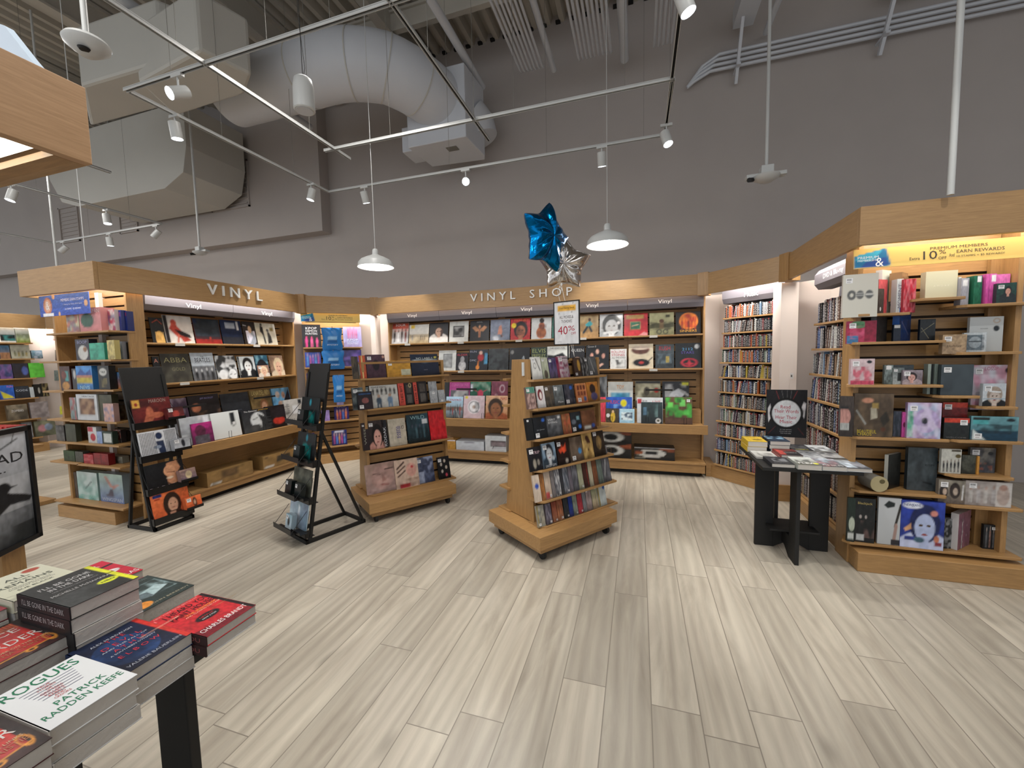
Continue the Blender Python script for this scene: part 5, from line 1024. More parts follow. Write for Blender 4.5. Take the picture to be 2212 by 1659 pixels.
# ---------------------------------------------------------------- small-case rack, six tiers (centre)
def tier(R, z, y, place, group, s, lean=12): row(R, z, y+.02, lean, place, group, s, 18)
CG = 'cases on the small-case rack'
tier(RC, TC[0][0], TC[0][1], 'top tier of small-case rack', CG, '''
D 1152 1173 771 .013|white case with black curved stripes|f c0c0bc c8c8c4;l 50 90 80 40 8 222;o 34 60 12 12 4 444;S tl
D 1174 1188 772 .016|sage green case with dark tree|f 98a088 a8ac98;e 50 20 30 20 4a4438;S tl
D 1189 1206 773 .018|indigo-spined case|f 2c2840 342c50;n 6a5a8a .4 5;S tl
D 1206 1211 771 .012|slim wine red case|f 6a1c38 7a2444
D 1211 1232 769 .014|pink and white speckled case|f b0a0a8 c0b0b8;n 8a3c5c .9 9;S tl
D 1243 1258 773 .02|brown case with golden brush stroke|f 3a2820 4a3428;e 70 60 20 30 b08838;S bl
D 1259 1273 772 .02|black case with silver streaks|f 181a1c 24262a;n aaa .4 6;S tr
D 1274 1292 770 .014|grey case with slanting light|f 4c4e50 585a5c;l 30 90 60 20 6 999;S bl
''')
tier(RC, TC[1][0], TC[1][1], 'second tier of small-case rack', CG, '''
D 1141 1160 836 .022|case with teal header above crowd|f 6a5450 7a605c;r 0 72 100 100 4a8070;n c8a8a0 .5 8 0 0 100 70;S tl
D 1164 1180 834 .014|white case with red-haired face|f c8c4c4 d4d0d0;e 40 60 34 26 6a2028;e 46 56 16 16 e0d4d0
D 1181 1199 833 .018|olive-brown shadowy case|f 2a2620 4a4038;n 6a5c48 .4 5;S tl
D 1200 1221 832 .014|grey case with swirl reading Flow|f 3c4040 7c8488;n 2a2c2e .6 5 0 40 100 100;t 60 18 54 10 d0d0d0 Flow;S tl
D 1223 1244 830 .014|navy case with blue seal|f 181c26 242c3c;n 5a5660 .4 5;e 70 82 14 9 2c5cb0;S bl
D 1248 1271 828 .014|orange case with nine small squares|f a8603c c08050;r 12 66 32 90 5a2a20;r 40 66 60 90 5a2a20;r 68 66 88 90 5a2a20;r 12 38 32 60 6a3424;r 40 38 60 60 6a3424;r 68 38 88 60 6a3424;e 76 20 12 12 3a5a8a;S bl
D 1272 1296 825 .014|amber case with a dark profile|f 8a5c24 b87a34;e 50 64 26 26 2a1c18;e 56 26 30 20 4a4468;t 30 92 40 7 c05030 BLU
''')
tier(RC, TC[2][0], TC[2][1], 'third tier of small-case rack', CG, '''
D 1142 1155 903 .03|black case with pale sticker at left end|f 15171a 1e2022;S tl
D 1156 1184 901 .016|matte black case with handwritten line|f 14171b 1a1e24;e 78 84 12 8 2c5cb0;t 50 40 60 8 8a8e94 Jon Jones;S bl
D 1185 1217 897 .014|glossy grey case reading VERY DYING|f 4c4e52 6a6c70;n 22242a .6 7;t 34 80 50 9 c8c8c8 VERY;t 40 66 60 9 c8c8c8 DYING;e 84 88 9 6 ddd
D 1218 1236 894 .014|rust patterned case|f 7a4c34 8a5c3c;n a84030 .5 6
D 1237 1259 890 .016|dark case with turntable and blue square|f 181c20 22282e;e 26 52 22 12 555c66;r 56 60 84 78 7aa0a8;e 80 26 14 10 2c64b8;S bl
D 1260 1290 886 .014|brown leather-look case with white strip|f 5c3c28 785038;n 4a2c1c .5 4;r 12 6 60 22 c0c0b8;e 76 20 12 10 34549a
''')
tier(RC, TC[3][0], TC[3][1], 'fourth tier of small-case rack', CG, '''
D 1146 1174 966 .014|black case with ghostly faces and pink title|f 141418 1c1c22;e 40 30 12 20 8a8478;e 70 34 9 12 7a746c;t 60 76 56 12 b098a0 TRIP;S tl
D 1176 1205 957 .014|blue-grey case of a suited man reading UNCUT GEMS|f 2c4458 8aa0b4;b 50 76 96 b0b4b8 22303c 1c2028;e 76 36 11 9 9aa4ac;t 52 8 80 10 d0d4d8 UNCUT GEMS;S tl
D 1207 1233 950 .014|near-black case with orange flame shape|f 1c1212 241614;p c8482c 14 62 60 70 80 86 70 50 54 44 44 56 30 44;n c8482c .4 9 20 50 80 80;e 72 12 12 9 a8a098;S tl
D 1236 1262 944 .02|mottled brown case with blue seal|f 5a4c40 6a5c50;n 3a2c24 .5 5;e 76 40 14 12 3c78a8;S bl
D 1263 1285 936 .014|golden case with a dark cross-shaped figure|f 8a6c3c b09058;p 3c2018 40 90 60 90 84 56 60 60 58 30 42 30 40 60 20 60;n d8b878 .5 6
D 1286 1310 928 .014|dark case with gold statue|f 2c2420 3c302a;e 50 50 24 26 8a7048;n 1c1814 .5 7;S tl
''')
tier(RC, TC[4][0], TC[4][1], 'fifth tier of small-case rack', CG, '''
D 1157 1171 1027 .014|cream case with round blue seal|f b8a898 c8b8a8;e 50 58 30 10 2c4ca0
D 1172 1180 1024 .03|tan and orange case|f 9a6438 a8703c;n 222 .5 4
D 1181 1194 1018 .02|beige case with red lower band|f a89484 b8a898;r 0 0 60 24 a03c3c;S br
D 1195 1202 1014 .02|grey slim case|f 6a6464 7a7474
D 1203 1214 1010 .02|black and white patterned case|f 4a4a50 6c6c74;n ccc .6 8;S br
D 1215 1220 1007 .02|slim charcoal case|f 2c2c30 38383e
D 1221 1232 1002 .02|steel blue patterned case|f 4c5058 5c626c;n a8a8b0 .5 7;S br
D 1233 1240 999 .02|slim grey-mauve case|f 5a545c 6a646c
D 1241 1252 995 .02|grey figure case with sticker|f 5c5c62 707078;n 2a2a2e .5 5;S tl
D 1253 1263 991 .02|pale olive case|f 8a8a74 9c9c84;S br
D 1264 1275 985 .02|dark brown case with red streak|f 3a2420 4a2c28;l 80 90 80 10 8 8a3028;S tl
D 1276 1284 982 .02|cream-spined case|f 9a9480 b0a890;S tl
D 1285 1294 978 .02|orange-brown slim case|f 6a4430 7a5038;S tl
D 1295 1305 975 .02|green-grey case|f 5c6660 6c7870;S tl
D 1306 1322 966 .016|grey case with white stripe at the far end|f 5a5a60 6a6a70;l 20 20 50 60 8 ccc;n 333 .4 5;S tl
''')
tier(RC, TC[5][0], TC[5][1], 'lowest tier of small-case rack', CG, '''
D 1164 1179 1092 .02|landscape-printed case|f 8a8474 a09c90;n 5a6468 .5 6;r 0 0 16 100 8a7c48;S bl
D 1182 1194 1088 .02|violet-grey case|f 4c4854 5a5664;n 9a94a0 .4 6;S br
D 1196 1206 1084 .02|wood brown and red case|f 8a5c44 7a3828;S br
D 1207 1219 1078 .02|copper case with light spine|f a06848 8a4a30;n 4a3c34 .4 5;S br
D 1221 1231 1074 .02|black case with grey edge|f 22262a 2c3034;S br
D 1232 1240 1071 .02|deep blue case|f 1c2c68 243880
D 1241 1250 1067 .02|grey-green slim case|f 6a7068 7c8478;S br
D 1251 1261 1062 .02|crimson case|f 8a2c34 983840;S br
D 1262 1269 1060 .02|grey striped slim case|f 6a6c70 7c7e82
D 1270 1281 1055 .02|mauve-grey case|f 8a7c7c 9c8c8c;n 5a4c4c .4 5;S tl
D 1282 1294 1049 .02|peach and green case|f a08c74 8a9478;S tr
D 1295 1312 1039 .02|pale blue-white case with blue seal|f a8b0b0 b8c0c0;e 80 74 14 12 2c54a0;r 0 0 20 100 8a7c48
''')
# ---------------------------------------------------------------- wide rack, four tiers
WG = 'albums on the wide sleeve rack'
def wt(i, s): row(RL, TLR[i][0], TLR[i][1]+.03, 12, ['top', 'second', 'third', 'lowest'][i]+' tier of the wide sleeve rack', WG, s, 30)
wt(0, '''
L 762 776 770 .02|dark thin sleeve edge at left|f 2a2422 34302c;n 6a5c48 .4 5
K 779 792 768 .02|orange-red striped spine album|f a8482c b85434;r 30 0 50 100 c8b878
K 793 835 766|plum album with small round mark|f 3c2430 48303c;e 50 54 18 22 1c1218;e 92 90 6 6 b08878;S tl
K 836 889 779|ochre yellow album with pale card corner|f b0802c bc8c34;r 58 8 98 44 b4b49c;t 84 92 14 7 6a4c18 RIP;S tl
L 890 950 765 .008|midnight blue sleeve reading NO LABELS|f 10182a 1c2840;e 50 72 44 12 a8b8c0;r 0 74 100 100 1a2438;n 1a2438 .4 6 0 50 100 74;t 50 80 60 10 c8d0cc NO LABELS;e 90 84 5 5 b8b04a;t 50 26 14 3 99a ALBUM
''')
wt(1, '''
L 763 800 837 .03|pale-edged black sleeve with sticker|f 1c2024 3a4448;r 6 80 94 88 9aa4a4;n 8a9494 .4 5;S tl
K 774 806 846 .03 0 -.03|maroon-tinted dark album in front|f 2c2024 1c1c22;r 8 84 92 90 2c4c78;e 50 50 24 16 7a4a48;S bl
L 801 862 832|white sleeve with two denim-clad singers|f b4b4b0 c4c4c0;g 4 96 6 58 30 333,222 4a4440;g 10 90 2 -8 62 3c4c5c,6a84a0 a88874;r 0 88 100 98 c0c0bc;t 32 92 50 8 333 MARKSMEN
K 863 876 828 .03|vertical THIS IS IT spine album, first|f b8483c c45044;v 50 50 40 80 1c1414 THIS BIT
K 877 895 827 .03|black album with row of small portraits|f 1a1718 221e20;r 20 54 80 90 4a4440;r 20 8 80 46 54504c;o 66 88 14 8 4 b8a878
K 896 904 826 .03|vertical THIS IS IT spine album, second|f b8483c c45044;v 50 50 50 80 1c1414 THIS BIT
K 905 925 824 .03|second black album of small portraits|f 1a1718 221e20;r 20 54 80 90 4a4440;r 20 8 80 46 54504c
K 929 947 824 .012|upper silver-grey wrapped album|f 7c8084 909498;n b8bcc0 .4 5
C 930 946 844 .012 0 -.03|left small silver case|f 8a8e92 a0a4a8;S tc
C 948 962 842 .012 0 -.03|right small silver case|f 8a8e92 9ca0a4;S bc
''')
wt(2, '''
K 785 799 914 .04|brown-black album with white sticker|f 2a2022 342a2c;v 40 50 30 60 998 WISE;S tl
K 798 833 909 .03|album of a bare-shouldered dark-haired woman|f 241c1e 3a302e;b 56 84 86 c8988c b88478 15110f;S tl
K 828 839 908 .04|black spine album lettered vertically|f 1a1c20 22242a;v 50 40 50 70 c8c8cc KODAK
K 842 880 905 .045|cream album with vertical blue lettering|f b0a898 bcb4a4;v 50 50 12 44 1c2a80 KARMA;v 62 50 12 44 1c2a80 KARMA;o 82 66 7 5 2 223
K 883 930 895|stormy teal album reading WILD|f 141c1e 34505c;n 1c2428 .6 5;g 14 84 4 16 44 2a3c44,44606a 556;t 50 88 66 12 8ab0b8 WILD;r 70 64 94 80 c8ccd0
K 931 966 887 .02|plain bright red album|f b01c24 c0282e;n d04048 .25 6
''')
wt(3, '''
L 792 864 1001 .01|close-up sleeping face sleeve|f a08884 a88c80;e 50 50 34 40 b4928a;l 24 66 44 62 4 5a4440;l 60 76 84 78 5 4a3834;p 9a746c 50 66 62 40 48 34;l 46 26 66 24 5 8a504c;n 8a706c .4 5
L 856 907 993 .012 0 -.02|orange-blond artwork sleeve with white fingers|f b8a090 c8b0a0;l 10 70 40 90 6 4a3430;l 10 56 44 76 5 4a3430;l 12 42 44 60 5 4a3430;e 70 60 22 24 c8988c;e 74 70 6 5 a83c40;r 16 0 60 14 a82c34;n 6a4c34 .5 7 40 0 100 30
K 903 940 988 .012|blue battle-scene comic album|f 3c4664 8a94b0;n 1c2238 .8 7;r 0 0 40 44 8a94ac;S tl
K 948 974 987 .014|black album of scattered small portraits|f 16171a 1e1f22;e 60 80 9 8 b8aca0;e 30 66 9 8 a8a098;e 70 50 9 8 b8aca0;e 34 34 9 8 a8a098;e 66 16 9 8 a84050;S tl
''')
# ---------------------------------------------------------------- end display (wide, right)
def rb(k, place, s, lean=0, y=.0): row(UR, RB[k][0], y, lean, place, 'albums on the wide end display', s, 34)
rb('a', 'top left shelf of the end display', '''
L 1820 1895 594 .02 -4 -.05 -.02|large cream sleeve with three dark discs|f c0beb4 c8c6bc;plain;o 26 52 9 8 7 5a5c5c;e 50 52 11 10 5a5c5c;r 38 50 62 51 c4c4c0;r 38 55 62 56 c4c4c0;e 76 52 11 10 5a5c5c;r 66 50 86 54 c4c4c0;r 64 48 88 50 5a5c5c;S tl
K 1893 1917 624 .02 32 .02|small brown wrapped album leaning before red book|f 3c3430 4a423c;e 60 20 10 8 ccc
K 1898 1926 604 .02 35 .04|coral red book seen at an angle|f b84c50 c05458
K 1904 1937 583 .035 40 .06|tall white-spined album|f b8bcb0 c4c8bc;d c8ccd0
K 1937 1952 604 .05 6 .02|white album with grey script spine|f b0b8b8 c0c8c8;v 50 50 60 70 667 MOMENT
K 1952 1980 604 .07 4 .0|glossy red wrapped box|f a01c2c b82838;n e8a0a8 .35 9;n 7a1020 .4 6
''')
rb('b', 'upper middle shelf of the end display', '''
K 1948 1992 587 .06 50 .04|thick kraft brown wrapped book|f 7a6044 8a6c4c;d 8a6c4c
B 2000 2070 587 .05 0 .02|wide blank cream box|f bcb89c c8c4a8;plain;t 50 46 50 6 d4d0bc A M O R E
K 2071 2078 600 .04 10 .03|thin grey-cream album|f b0b0a8 bcbcb4
''')
rb('c', 'upper right shelf of the end display', '''
K 2076 2096 602 .04 12 0 -.02|silver-grey album with white sticker|f 8c8c94 a0a0a8;r 20 74 80 94 ddd
K 2104 2124 597 .05 10 .0|dark green book|f 1f5c44 286850;r 40 78 90 98 ddd
K 2130 2155 593 .05 8 .0|hot pink book pair|f c04c98 d060a8;r 30 0 33 100 8a2c6c;r 52 74 94 96 ddd
K 2150 2182 594 .02 0 .04|second pink book behind|f c860a4 d470b0
C 2154 2195 613 .03 -6 -.03|small dark album of a capped figure|f 15302c 1f443c;b 58 44 82 c09080 1a2428 16181c;S tl
''')
rb('d', 'second left shelf of the end display', '''
C 1830 1893 694 .02 -4 -.03 -.01|red floral album with green corner|f a03050 8a2440;r 0 0 40 36 3a6a94;e 40 84 30 16 4a7a54;n c85c7c .5 7 10 20 70 80;r 60 10 100 100 7a1c34;S tl
K 1893 1931 684 .03 38 .02|dim grey-brown album facing sideways|f 3c3836 484442;d 7c8488
C 1931 1947 702 .02 0 .02|small blue-black album between two|f 141c2c 1c2838;r 10 80 90 98 ccc
K 1943 1990 665 .035 42 .02|tall royal blue glossy book|f 16305c 1f4480;d 2c5ca8;l 20 60 80 20 1 88a
L 1988 2022 690 .02 0 .04|black album with silver diagonal lines|f 15191c 1c2226;l 10 40 90 80 1.2 9a9478;l 10 60 60 10 1.2 9a9478;e 86 88 9 6 2a2e34
''')
rb('e', 'second right shelf of the end display', '''
C 2037 2087 723 .04 -6 -.03 -.01|beige handwritten card album|f 9c8468 ac9474;n 6a5440 .4 8;t 50 40 60 12 5a4636 Holiday;S tl
L 2094 2168 685 .02 0 .03|large white album with black round label|f b0b4b4 bcc0c0;plain;t 44 66 22 3 777 EDGES;e 80 66 9 8 1c242a;o 80 88 9 6 2 a88c70
C 2083 2131 719 .02 -4 -.03|silver-framed case with a grey face|f a0a8ac b0b8bc;r 10 8 90 88 56626a;e 50 50 28 30 8a949a;l 24 54 76 54 6 3a4248;n e0e4e8 .3 7 80 0 100 100
''')
rb('f', 'third left shelf of the end display', '''
K 1838 1889 775 .03 -3 -.04|pale pink album with rose scribbles|f b8a0a4 c4b0b4;r 0 0 100 16 b04058;n b84058 .8 8 10 16 90 70;e 78 88 11 6 1c242a;S tl
C 1911 1930 788 .02 0 .0|grey patterned case, left of three|f 5c6a68 8a9694;n 222 .6 7;r 20 76 80 96 ddd
C 1930 1955 794 .02 0 -.01|white and grey case, middle of three|f 9ca4a4 5c6464;r 40 20 80 70 2c3030;S tl
C 1951 1995 799 .015 0 -.03|mauve portrait case, right of three|f 4c4048 8a8088;b 46 64 84 c0948c 9a8c90 241c1e;S tl
K 1928 1975 788 .02 0 .05|dark grey case lying behind|f 343c40 3c4448
''')
rb('g', 'middle shelf right of centre, end display', '''
K 2004 2011 786 .04 0 .02|thin pale-spined sleeve|f 8a9890 98a49c
K 2012 2018 787 .04 0 .02|thin black sleeve|f 1c2022 24282a
K 2018 2026 786 .04 0 .01|thin grey-green sleeve|f 5c6864 6a7670
K 2027 2033 787 .04 0 .01|second thin black sleeve|f 15171a 1c1e20
L 2033 2101 787 .03 -4 -.03|blank slate-grey album|f 2c343a 3a444a;plain;n 48545a .3 4;S tl
''')
rb('h', 'third right shelf of the end display', '''
L 2098 2190 788 .02 0 .03 -.03|large pale album with pink floral print|f b0aeb8 bcbac4;n b87088 .7 8;t 46 92 32 8 a05c78 LOSSIP;e 86 88 8 6 1c2028;S tl
K 2124 2180 828 .02 8 -.03|portrait album of a person with white headband|f c0c8cc b8c0c8;b 52 80 86 b8aca4 1c2024 9a8c80;l 30 66 76 62 5 dde4e8;r 0 30 100 34 8aa0b0;S tl
''')
rb('i', 'fourth left shelf of the end display', '''
K 1815 1842 855 .03 -8 -.06|narrow album of a tilted face with shades|f 2c2624 3c3430;e 30 50 50 22 a87c74;r 0 68 60 76 222;r 0 16 70 34 9a9c9a
L 1845 1929 849 .03 -2 -.04|brown sleeve of scattered objects with yellow title|f 3c3228 4c3e30;n 6a5844 .5 5;p 9a9484 44 40 60 44 56 76 42 66;r 46 66 62 78 8a7440;p 2a2620 66 44 82 60 92 40 76 24;e 34 84 14 6 b07c64;l 6 60 30 30 4 8a8c88;t 34 12 50 8 b8a430 BEAUTIFUL;t 28 6 38 7 b8a430 CHAOS;e 76 18 6 5 4a2c1c
C 1930 1949 887 .03 0 -.01|dark teal narrow case|f 1c2630 2c3440;n 5a5c6c .4 5
C 1949 1960 889 .04 0 -.02|pink spine album|f a03c7c b84c90;e 50 50 30 10 5a1c3c
K 1960 2032 869 .03 -3 -.04|iridescent pink album with small centre picture|f 9a84a8 b498b8;n 8ab8d0 .5 5;e 56 50 36 34 a898c0;r 42 34 62 66 8a7ca0;e 52 50 9 9 2a2c34;r 0 4 18 76 5a9c84;n e0d8e8 .4 9;S tl
''')
rb('j', 'fourth right shelf of the end display', '''
K 2037 2092 868 .02 0 .02 .09|red and black album, upper of two|f 6a1c1c 7a2424;r 0 76 100 100 b83c2c;n 3a1010 .5 6 0 0 100 70;S tl
K 2040 2096 901 .02 0 -.03|black album with orange band, lower of two|f 1c2020 22282a;r 0 78 100 98 b83c2c;t 50 8 80 6 666 WELCOME;e 76 34 10 8 15181c;S tr
K 2098 2200 898 .02 -2 -.03|wide teal album of people lying on water|f 1c4454 6a9ca4;r 0 0 100 40 16384c;n 1c2c34 .8 7 14 28 88 66;r 4 84 40 96 1c2424;r 4 66 38 84 4a9ca0;p b8c4c4 4 0 34 0 4 46;e 84 86 9 7 1a262c;S bl
''')
rb('k', 'fifth left shelf of the end display', '''
K 1918 1965 982 .02 40 .0|dark album facing sideways with pale edge|f 1a1c1c 3c3e3c;d a8a8a0
L 1960 2025 965 .03 0 .03|charcoal canvas-like album with scrawl|f 30363a 3a4246;n 4a5458 .4 5;t 74 60 30 5 1c2022 KISIM;l 56 20 84 16 3 181c1e
''')
q = UR; zc = RB['k'][0]+.052; x0 = q.ux(1893, -.03, zc)
t = thing('round_tin', 'round cream tin lying on its side on the end display', 'tin', UR.M @ T(x0, -.06, zc) @ Matrix.Rotation(math.radians(8), 4, 'Z'))
b = MB(); b.tube([(0, .12, 0), (0, 0, 0)], .05, 36); b.build('tin_body', M['steel'], t, smooth=True)
b = MB(); b.tube([(0, .0, 0), (0, -.006, 0)], .0505, 36, col=hx('a89c78')); 
for i in range(20): a = i*math.pi/10; b.add([(.016*math.cos(a)+.014, -.0065, .016*math.sin(a)*.9+.018), (.016*math.cos(a+.32)+.014, -.0065, .016*math.sin(a+.32)*.9+.018), (.014, -.0066, .018)], [(0, 1, 2)], hx('5c5438'))
b.build('lid', M['paper'], t, color=True)
rb('l', 'small upper right shelf low on the end display', '''
K 2034 2078 968 .02 0 -.02|white album of a dark group in a row|f b0b0a8 bcbcb4;g 4 96 5 6 50 24242a,1c1c22 6a5850;r 50 90 96 98 4a4438;e 84 72 14 8 5c5030
K 2079 2112 981 .02 0 -.01|dark olive album|f 1c1e1a 3c3e38;n 5a5c50 .4 4
K 2112 2117 983 .03 0 -.02|slim orange spine|f b07c34 bc8840
K 2096 2152 965 .02 0 .04|grey album of a large crowd|f 4a4c50 7c7870;n 2a2c38 .7 7;n a85c40 .4 8 20 10 90 40;e 80 78 10 7 22262a;S tl
''')
rb('m', 'lower right shelf of the end display', '''
K 2028 2085 1034 .03 -3 -.03|sepia album of dark-haired faces|f 5c5048 8a8478;e 20 50 16 30 2a2422;e 24 50 8 14 b09c8c;e 62 56 20 34 322a28;e 64 52 9 16 a8988a;l 90 20 92 80 5 ccc;S tl
K 2086 2186 1037 .03 -2 -.03|pale album of white-dressed group|f 8c8480 a8a09c;g 4 70 4 10 70 b8b4b0,a8a4a4 9a8074;r 66 0 100 100 c0bcb8;e 82 46 14 40 a89890;e 82 78 9 12 9a7c70;S tl
''')
rb('n', 'bottom shelf of the end display', '''
K 1830 1846 1072 .02 -6 -.05|narrow dark green album edge|f 1a2420 22302a;e 60 40 40 16 a8b0a0;r 10 6 90 20 b8bcb8
K 1845 1889 1073 .02 -4 -.04|black album with gothic Blackjack title|f 17191b 1f2325;t 50 88 70 7 b09c60 Blackjack;n 6a5450 .6 5 30 10 100 50;e 30 58 6 4 a8a09c;e 56 58 5 4 a8a09c;r 12 4 50 18 b0b4b4
L 1896 1945 1072 .02 -3 -.04|white album with black emblem and bent limb|f aeb2b4 babdc0;plain;p 22282a 24 84 44 94 72 90 70 82 40 78;l 96 84 76 40 10 2a2624;l 80 40 70 0 14 9a8078;r 60 0 100 12 2a2a30
K 1945 2038 1079 .03 -3 -.05|blue portrait album with white curly title|f 1c2c6c 2c409c;b 56 84 92 a8b4d4 b8c0dc 1a2450;e 26 90 22 7 d8dce8;t 26 90 38 7 1c2c6c NEWJEANS;p c89870 8 40 24 52 26 40 12 34;r 10 16 34 24 2a3c8c;e 44 18 12 6 3c5c6c;e 84 22 6 8 b06c50;r 80 8 96 16 7a3440;e 76 76 8 6 c88478
K 2040 2087 1119 .03 14 -.02|black and white leopard print album|f 6a6c6e 7a7c7e;n 15171a .95 12;r 70 0 100 90 c0c0bc;n 15171a .9 12 70 0 100 90
K 2070 2128 1110 .035 42 -.03|dusty pink album with white spine edge|f 7c5464 8c6474;d b8b4b4;e 40 74 3 3 b8a0ac;e 70 60 3 3 b8a0ac;e 40 46 3 3 b8a0ac;e 70 32 3 3 b8a0ac;e 40 18 3 3 b8a0ac
K 2125 2154 1130 .02 0 .04|black album of dancers behind the pink one|f 17191c 22262a;g 10 90 3 6 80 5a5c60,8a6a60 9a8c84;S tr
''')
# ---------------------------------------------------------------- spines: CDs under the Music header, discs beside the pillar
ORD = 'first second third fourth fifth sixth seventh eighth ninth tenth eleventh'.split()
def nth(n):
    ones = ['', 'first', 'second', 'third', 'fourth', 'fifth', 'sixth', 'seventh', 'eighth', 'ninth', 'tenth', 'eleventh', 'twelfth', 'thirteenth', 'fourteenth', 'fifteenth', 'sixteenth', 'seventeenth', 'eighteenth', 'nineteenth']
    tens = {2: ('twenty', 'twentieth'), 3: ('thirty', 'thirtieth'), 4: ('forty', 'fortieth'), 5: ('fifty', 'fiftieth'), 6: ('sixty', 'sixtieth'), 7: ('seventy', 'seventieth')}
    if n < 20: return ones[n]
    a, c = divmod(n, 10); return tens[a][1] if not c else tens[a][0]+'-'+ones[c]
PAL = [('black', '101116'), ('black', '1a1c20'), ('dark grey', '3a3c42'), ('grey', '6a6c72'), ('pale grey', '9a9ca0'), ('white', 'c4c4c0'), ('white', 'b8bab8'), ('cream', 'a89c84'), ('brown', '5c4438'), ('dark brown', '3c2c28'),
       ('navy', '22304c'), ('blue', '3a5484'), ('steel blue', '6a84a0'), ('red', '8a2a2c'), ('dark red', '5a2024'), ('orange', 'a85a30'), ('green', '3c5a44'), ('plum', '4c3444'), ('tan', '8a7058'), ('yellow', 'a8943c')]
def spine_mesh(i, w_, h_, d_):
    c = hx(PAL[i][1]); rng = random.Random(i*7+int(w_*1e4)); b = MB(); b.box(0, 0, 0, w_, d_, h_, c)
    k = .85 if sum(c) < .5 else .1; tc = tuple(min(1, q*.4+k*.5) for q in c)
    z = h_*.1
    while z < h_*.85:
        l_ = h_*rng.uniform(.03, .09); b.box(w_*.3, -.0005, z, w_*.7, 0, min(z+l_, h_*.9), tc); z += l_+h_*rng.uniform(.015, .1)
    if rng.random() < .6: b.box(w_*.1, -.0006, h_*.90, w_*.9, 0, h_*.985, tuple(rng.choice([hx('b8b8b4'), hx('222428'), hx('8a3030')])))
    return b.mesh('spine', M['print'], color=True)
def fill(U, shelves, x0, x1, wr, hr, d_, nm, cat, where, limit, stuff_label, seed):
    rng = random.Random(seed); allc = []; cache = {}
    for s, (z, y) in enumerate(shelves):
        x = x0; k = 0; run = 0
        tone = rng.sample(range(len(PAL)), 8)
        while x < x1-.012:
            w_ = rng.choice(wr); k += 1
            if rng.random() < .03: x += rng.choice((.01, .02))
            ci = rng.choice(tone) if rng.random() < .55 else rng.choice([0, 1, 0, 1, 2, 3, 4, 5, 2, 8, 9, rng.randrange(len(PAL))]); h_ = rng.choice(hr)
            if run <= 0 and rng.random() < .05: run = rng.randint(3, 7); tilt = rng.uniform(5, 11)
            lean = tilt if run > 0 else rng.uniform(-.6, .6)
            allc.append((s, k, x, y+.02+rng.uniform(0, .006), z, w_, h_, ci, lean)); run -= 1
            x += w_+.0008+(.0105*math.tan(math.radians(lean)) if 0 else 0)
    def P(c): return U.M @ Vector((c[2], c[3], c[4]+.06))
    order = sorted(range(len(allc)), key=lambda i: (P(allc[i])-Vector((0, 0, CH))).length); near = set(order[:limit])
    mb = MB()
    for i, c in enumerate(allc):
        s, k, x, y, z, w_, h_, ci, lean = c; mw = U.M @ T(x, y, z+.001) @ Matrix.Rotation(math.radians(lean), 4, 'Y')
        key = (ci, w_, h_)
        if key not in cache: cache[key] = spine_mesh(ci, w_, h_, d_)
        if i in near:
            o = bpy.data.objects.new(nm, cache[key]); COL.objects.link(o); o.matrix_world = mw
            tag(o, f'{PAL[ci][0]} {cat} spine, {nth(k)} from left on {ORD[s]} shelf {where}', cat, f'{cat} spines {where}')
        else:
            me = cache[key]; ca = me.color_attributes['Col'].data
            mb.add([tuple(mw @ v.co) for v in me.vertices], [tuple(p.vertices) for p in me.polygons])
            mb.c[-len(me.vertices):] = [tuple(ca[j].color)[:3] for j in range(len(me.vertices))]
    if mb.v: o = mb.build(nm+'_rows', M['print'], color=True); tag(o, stuff_label, cat, kind='stuff')
fill(UU, list(zip(MZ, MYF)), .045, .68, (.0108, .0108, .013, .0108, .016, .009), (.124, .124, .126, .138), .13, 'music_disc', 'music disc', 'under the Music header', 290, 'farther rows of slim music disc spines under the Music header', 4)
fill(UD, list(zip(DZ, DYF)), .075, .93, (.015, .015, .0125, .02, .026), (.17, .172, .19, .185), .13, 'film_disc', 'film disc', 'beside the pillar', 290, 'farther rows of film disc spines beside the white pillar', 9)
# ---------------------------------------------------------------- board game end display
def eb(i, place, s, y=.0): row(UE, EZ[i][0], y, 0, place+' of the board game end display', 'games on the end display', s, 20)
eb(0, 'top shelf', '''
B 143 170 674 .06|floral patterned slim box|f a89c80 b8ac90;n a03c30 .7 6;n 44607c .5 5
B 171 218 666 .10|pink box with dark green bush|f b07070 c08484;e 36 48 30 32 2c4c3c;t 50 86 90 16 d8c0bc WINGSPAN
B 220 248 670 .08 0 .05|white box crowded with red and pink flowers|f b8a8a8 c8bcbc;n a02c44 .9 7;n 2c4470 .6 6
B 252 262 671 .06 0 .08|navy spined box beside flowers|f 1c2860 24347c;r 20 70 80 90 8a4a8a
B 263 274 673 .05 0 .11|navy spined box at the right end|f 1c2860 24347c;r 30 10 40 90 9a8a5a;r 50 76 90 92 8a3a54
''')
eb(1, 'second shelf, left half,', '''
B 163 193 733 .06|charcoal box with white cat oval|f 2c2834 34303c;e 52 36 36 34 c0c0bc;e 68 52 14 12 8a6448;t 50 86 70 14 88a BOOP
''')
eb(2, 'second shelf, right half,', '''
B 192 225 741 .06|turquoise box|f 3c9a80 4cb094;n 2a7c68 .5 5
B 231 247 735 .04|yellow box with dark lettering|f b8a868 c8b878;n 5a4c34 .5 7
B 248 264 738 .05 0 .09|silver box with dark emblem|f 8c8e94 a4a6ac;e 56 46 24 26 33343a
B 265 274 740 .04 0 .12|black and grey box at the edge|f 2a2624 38342e
''')
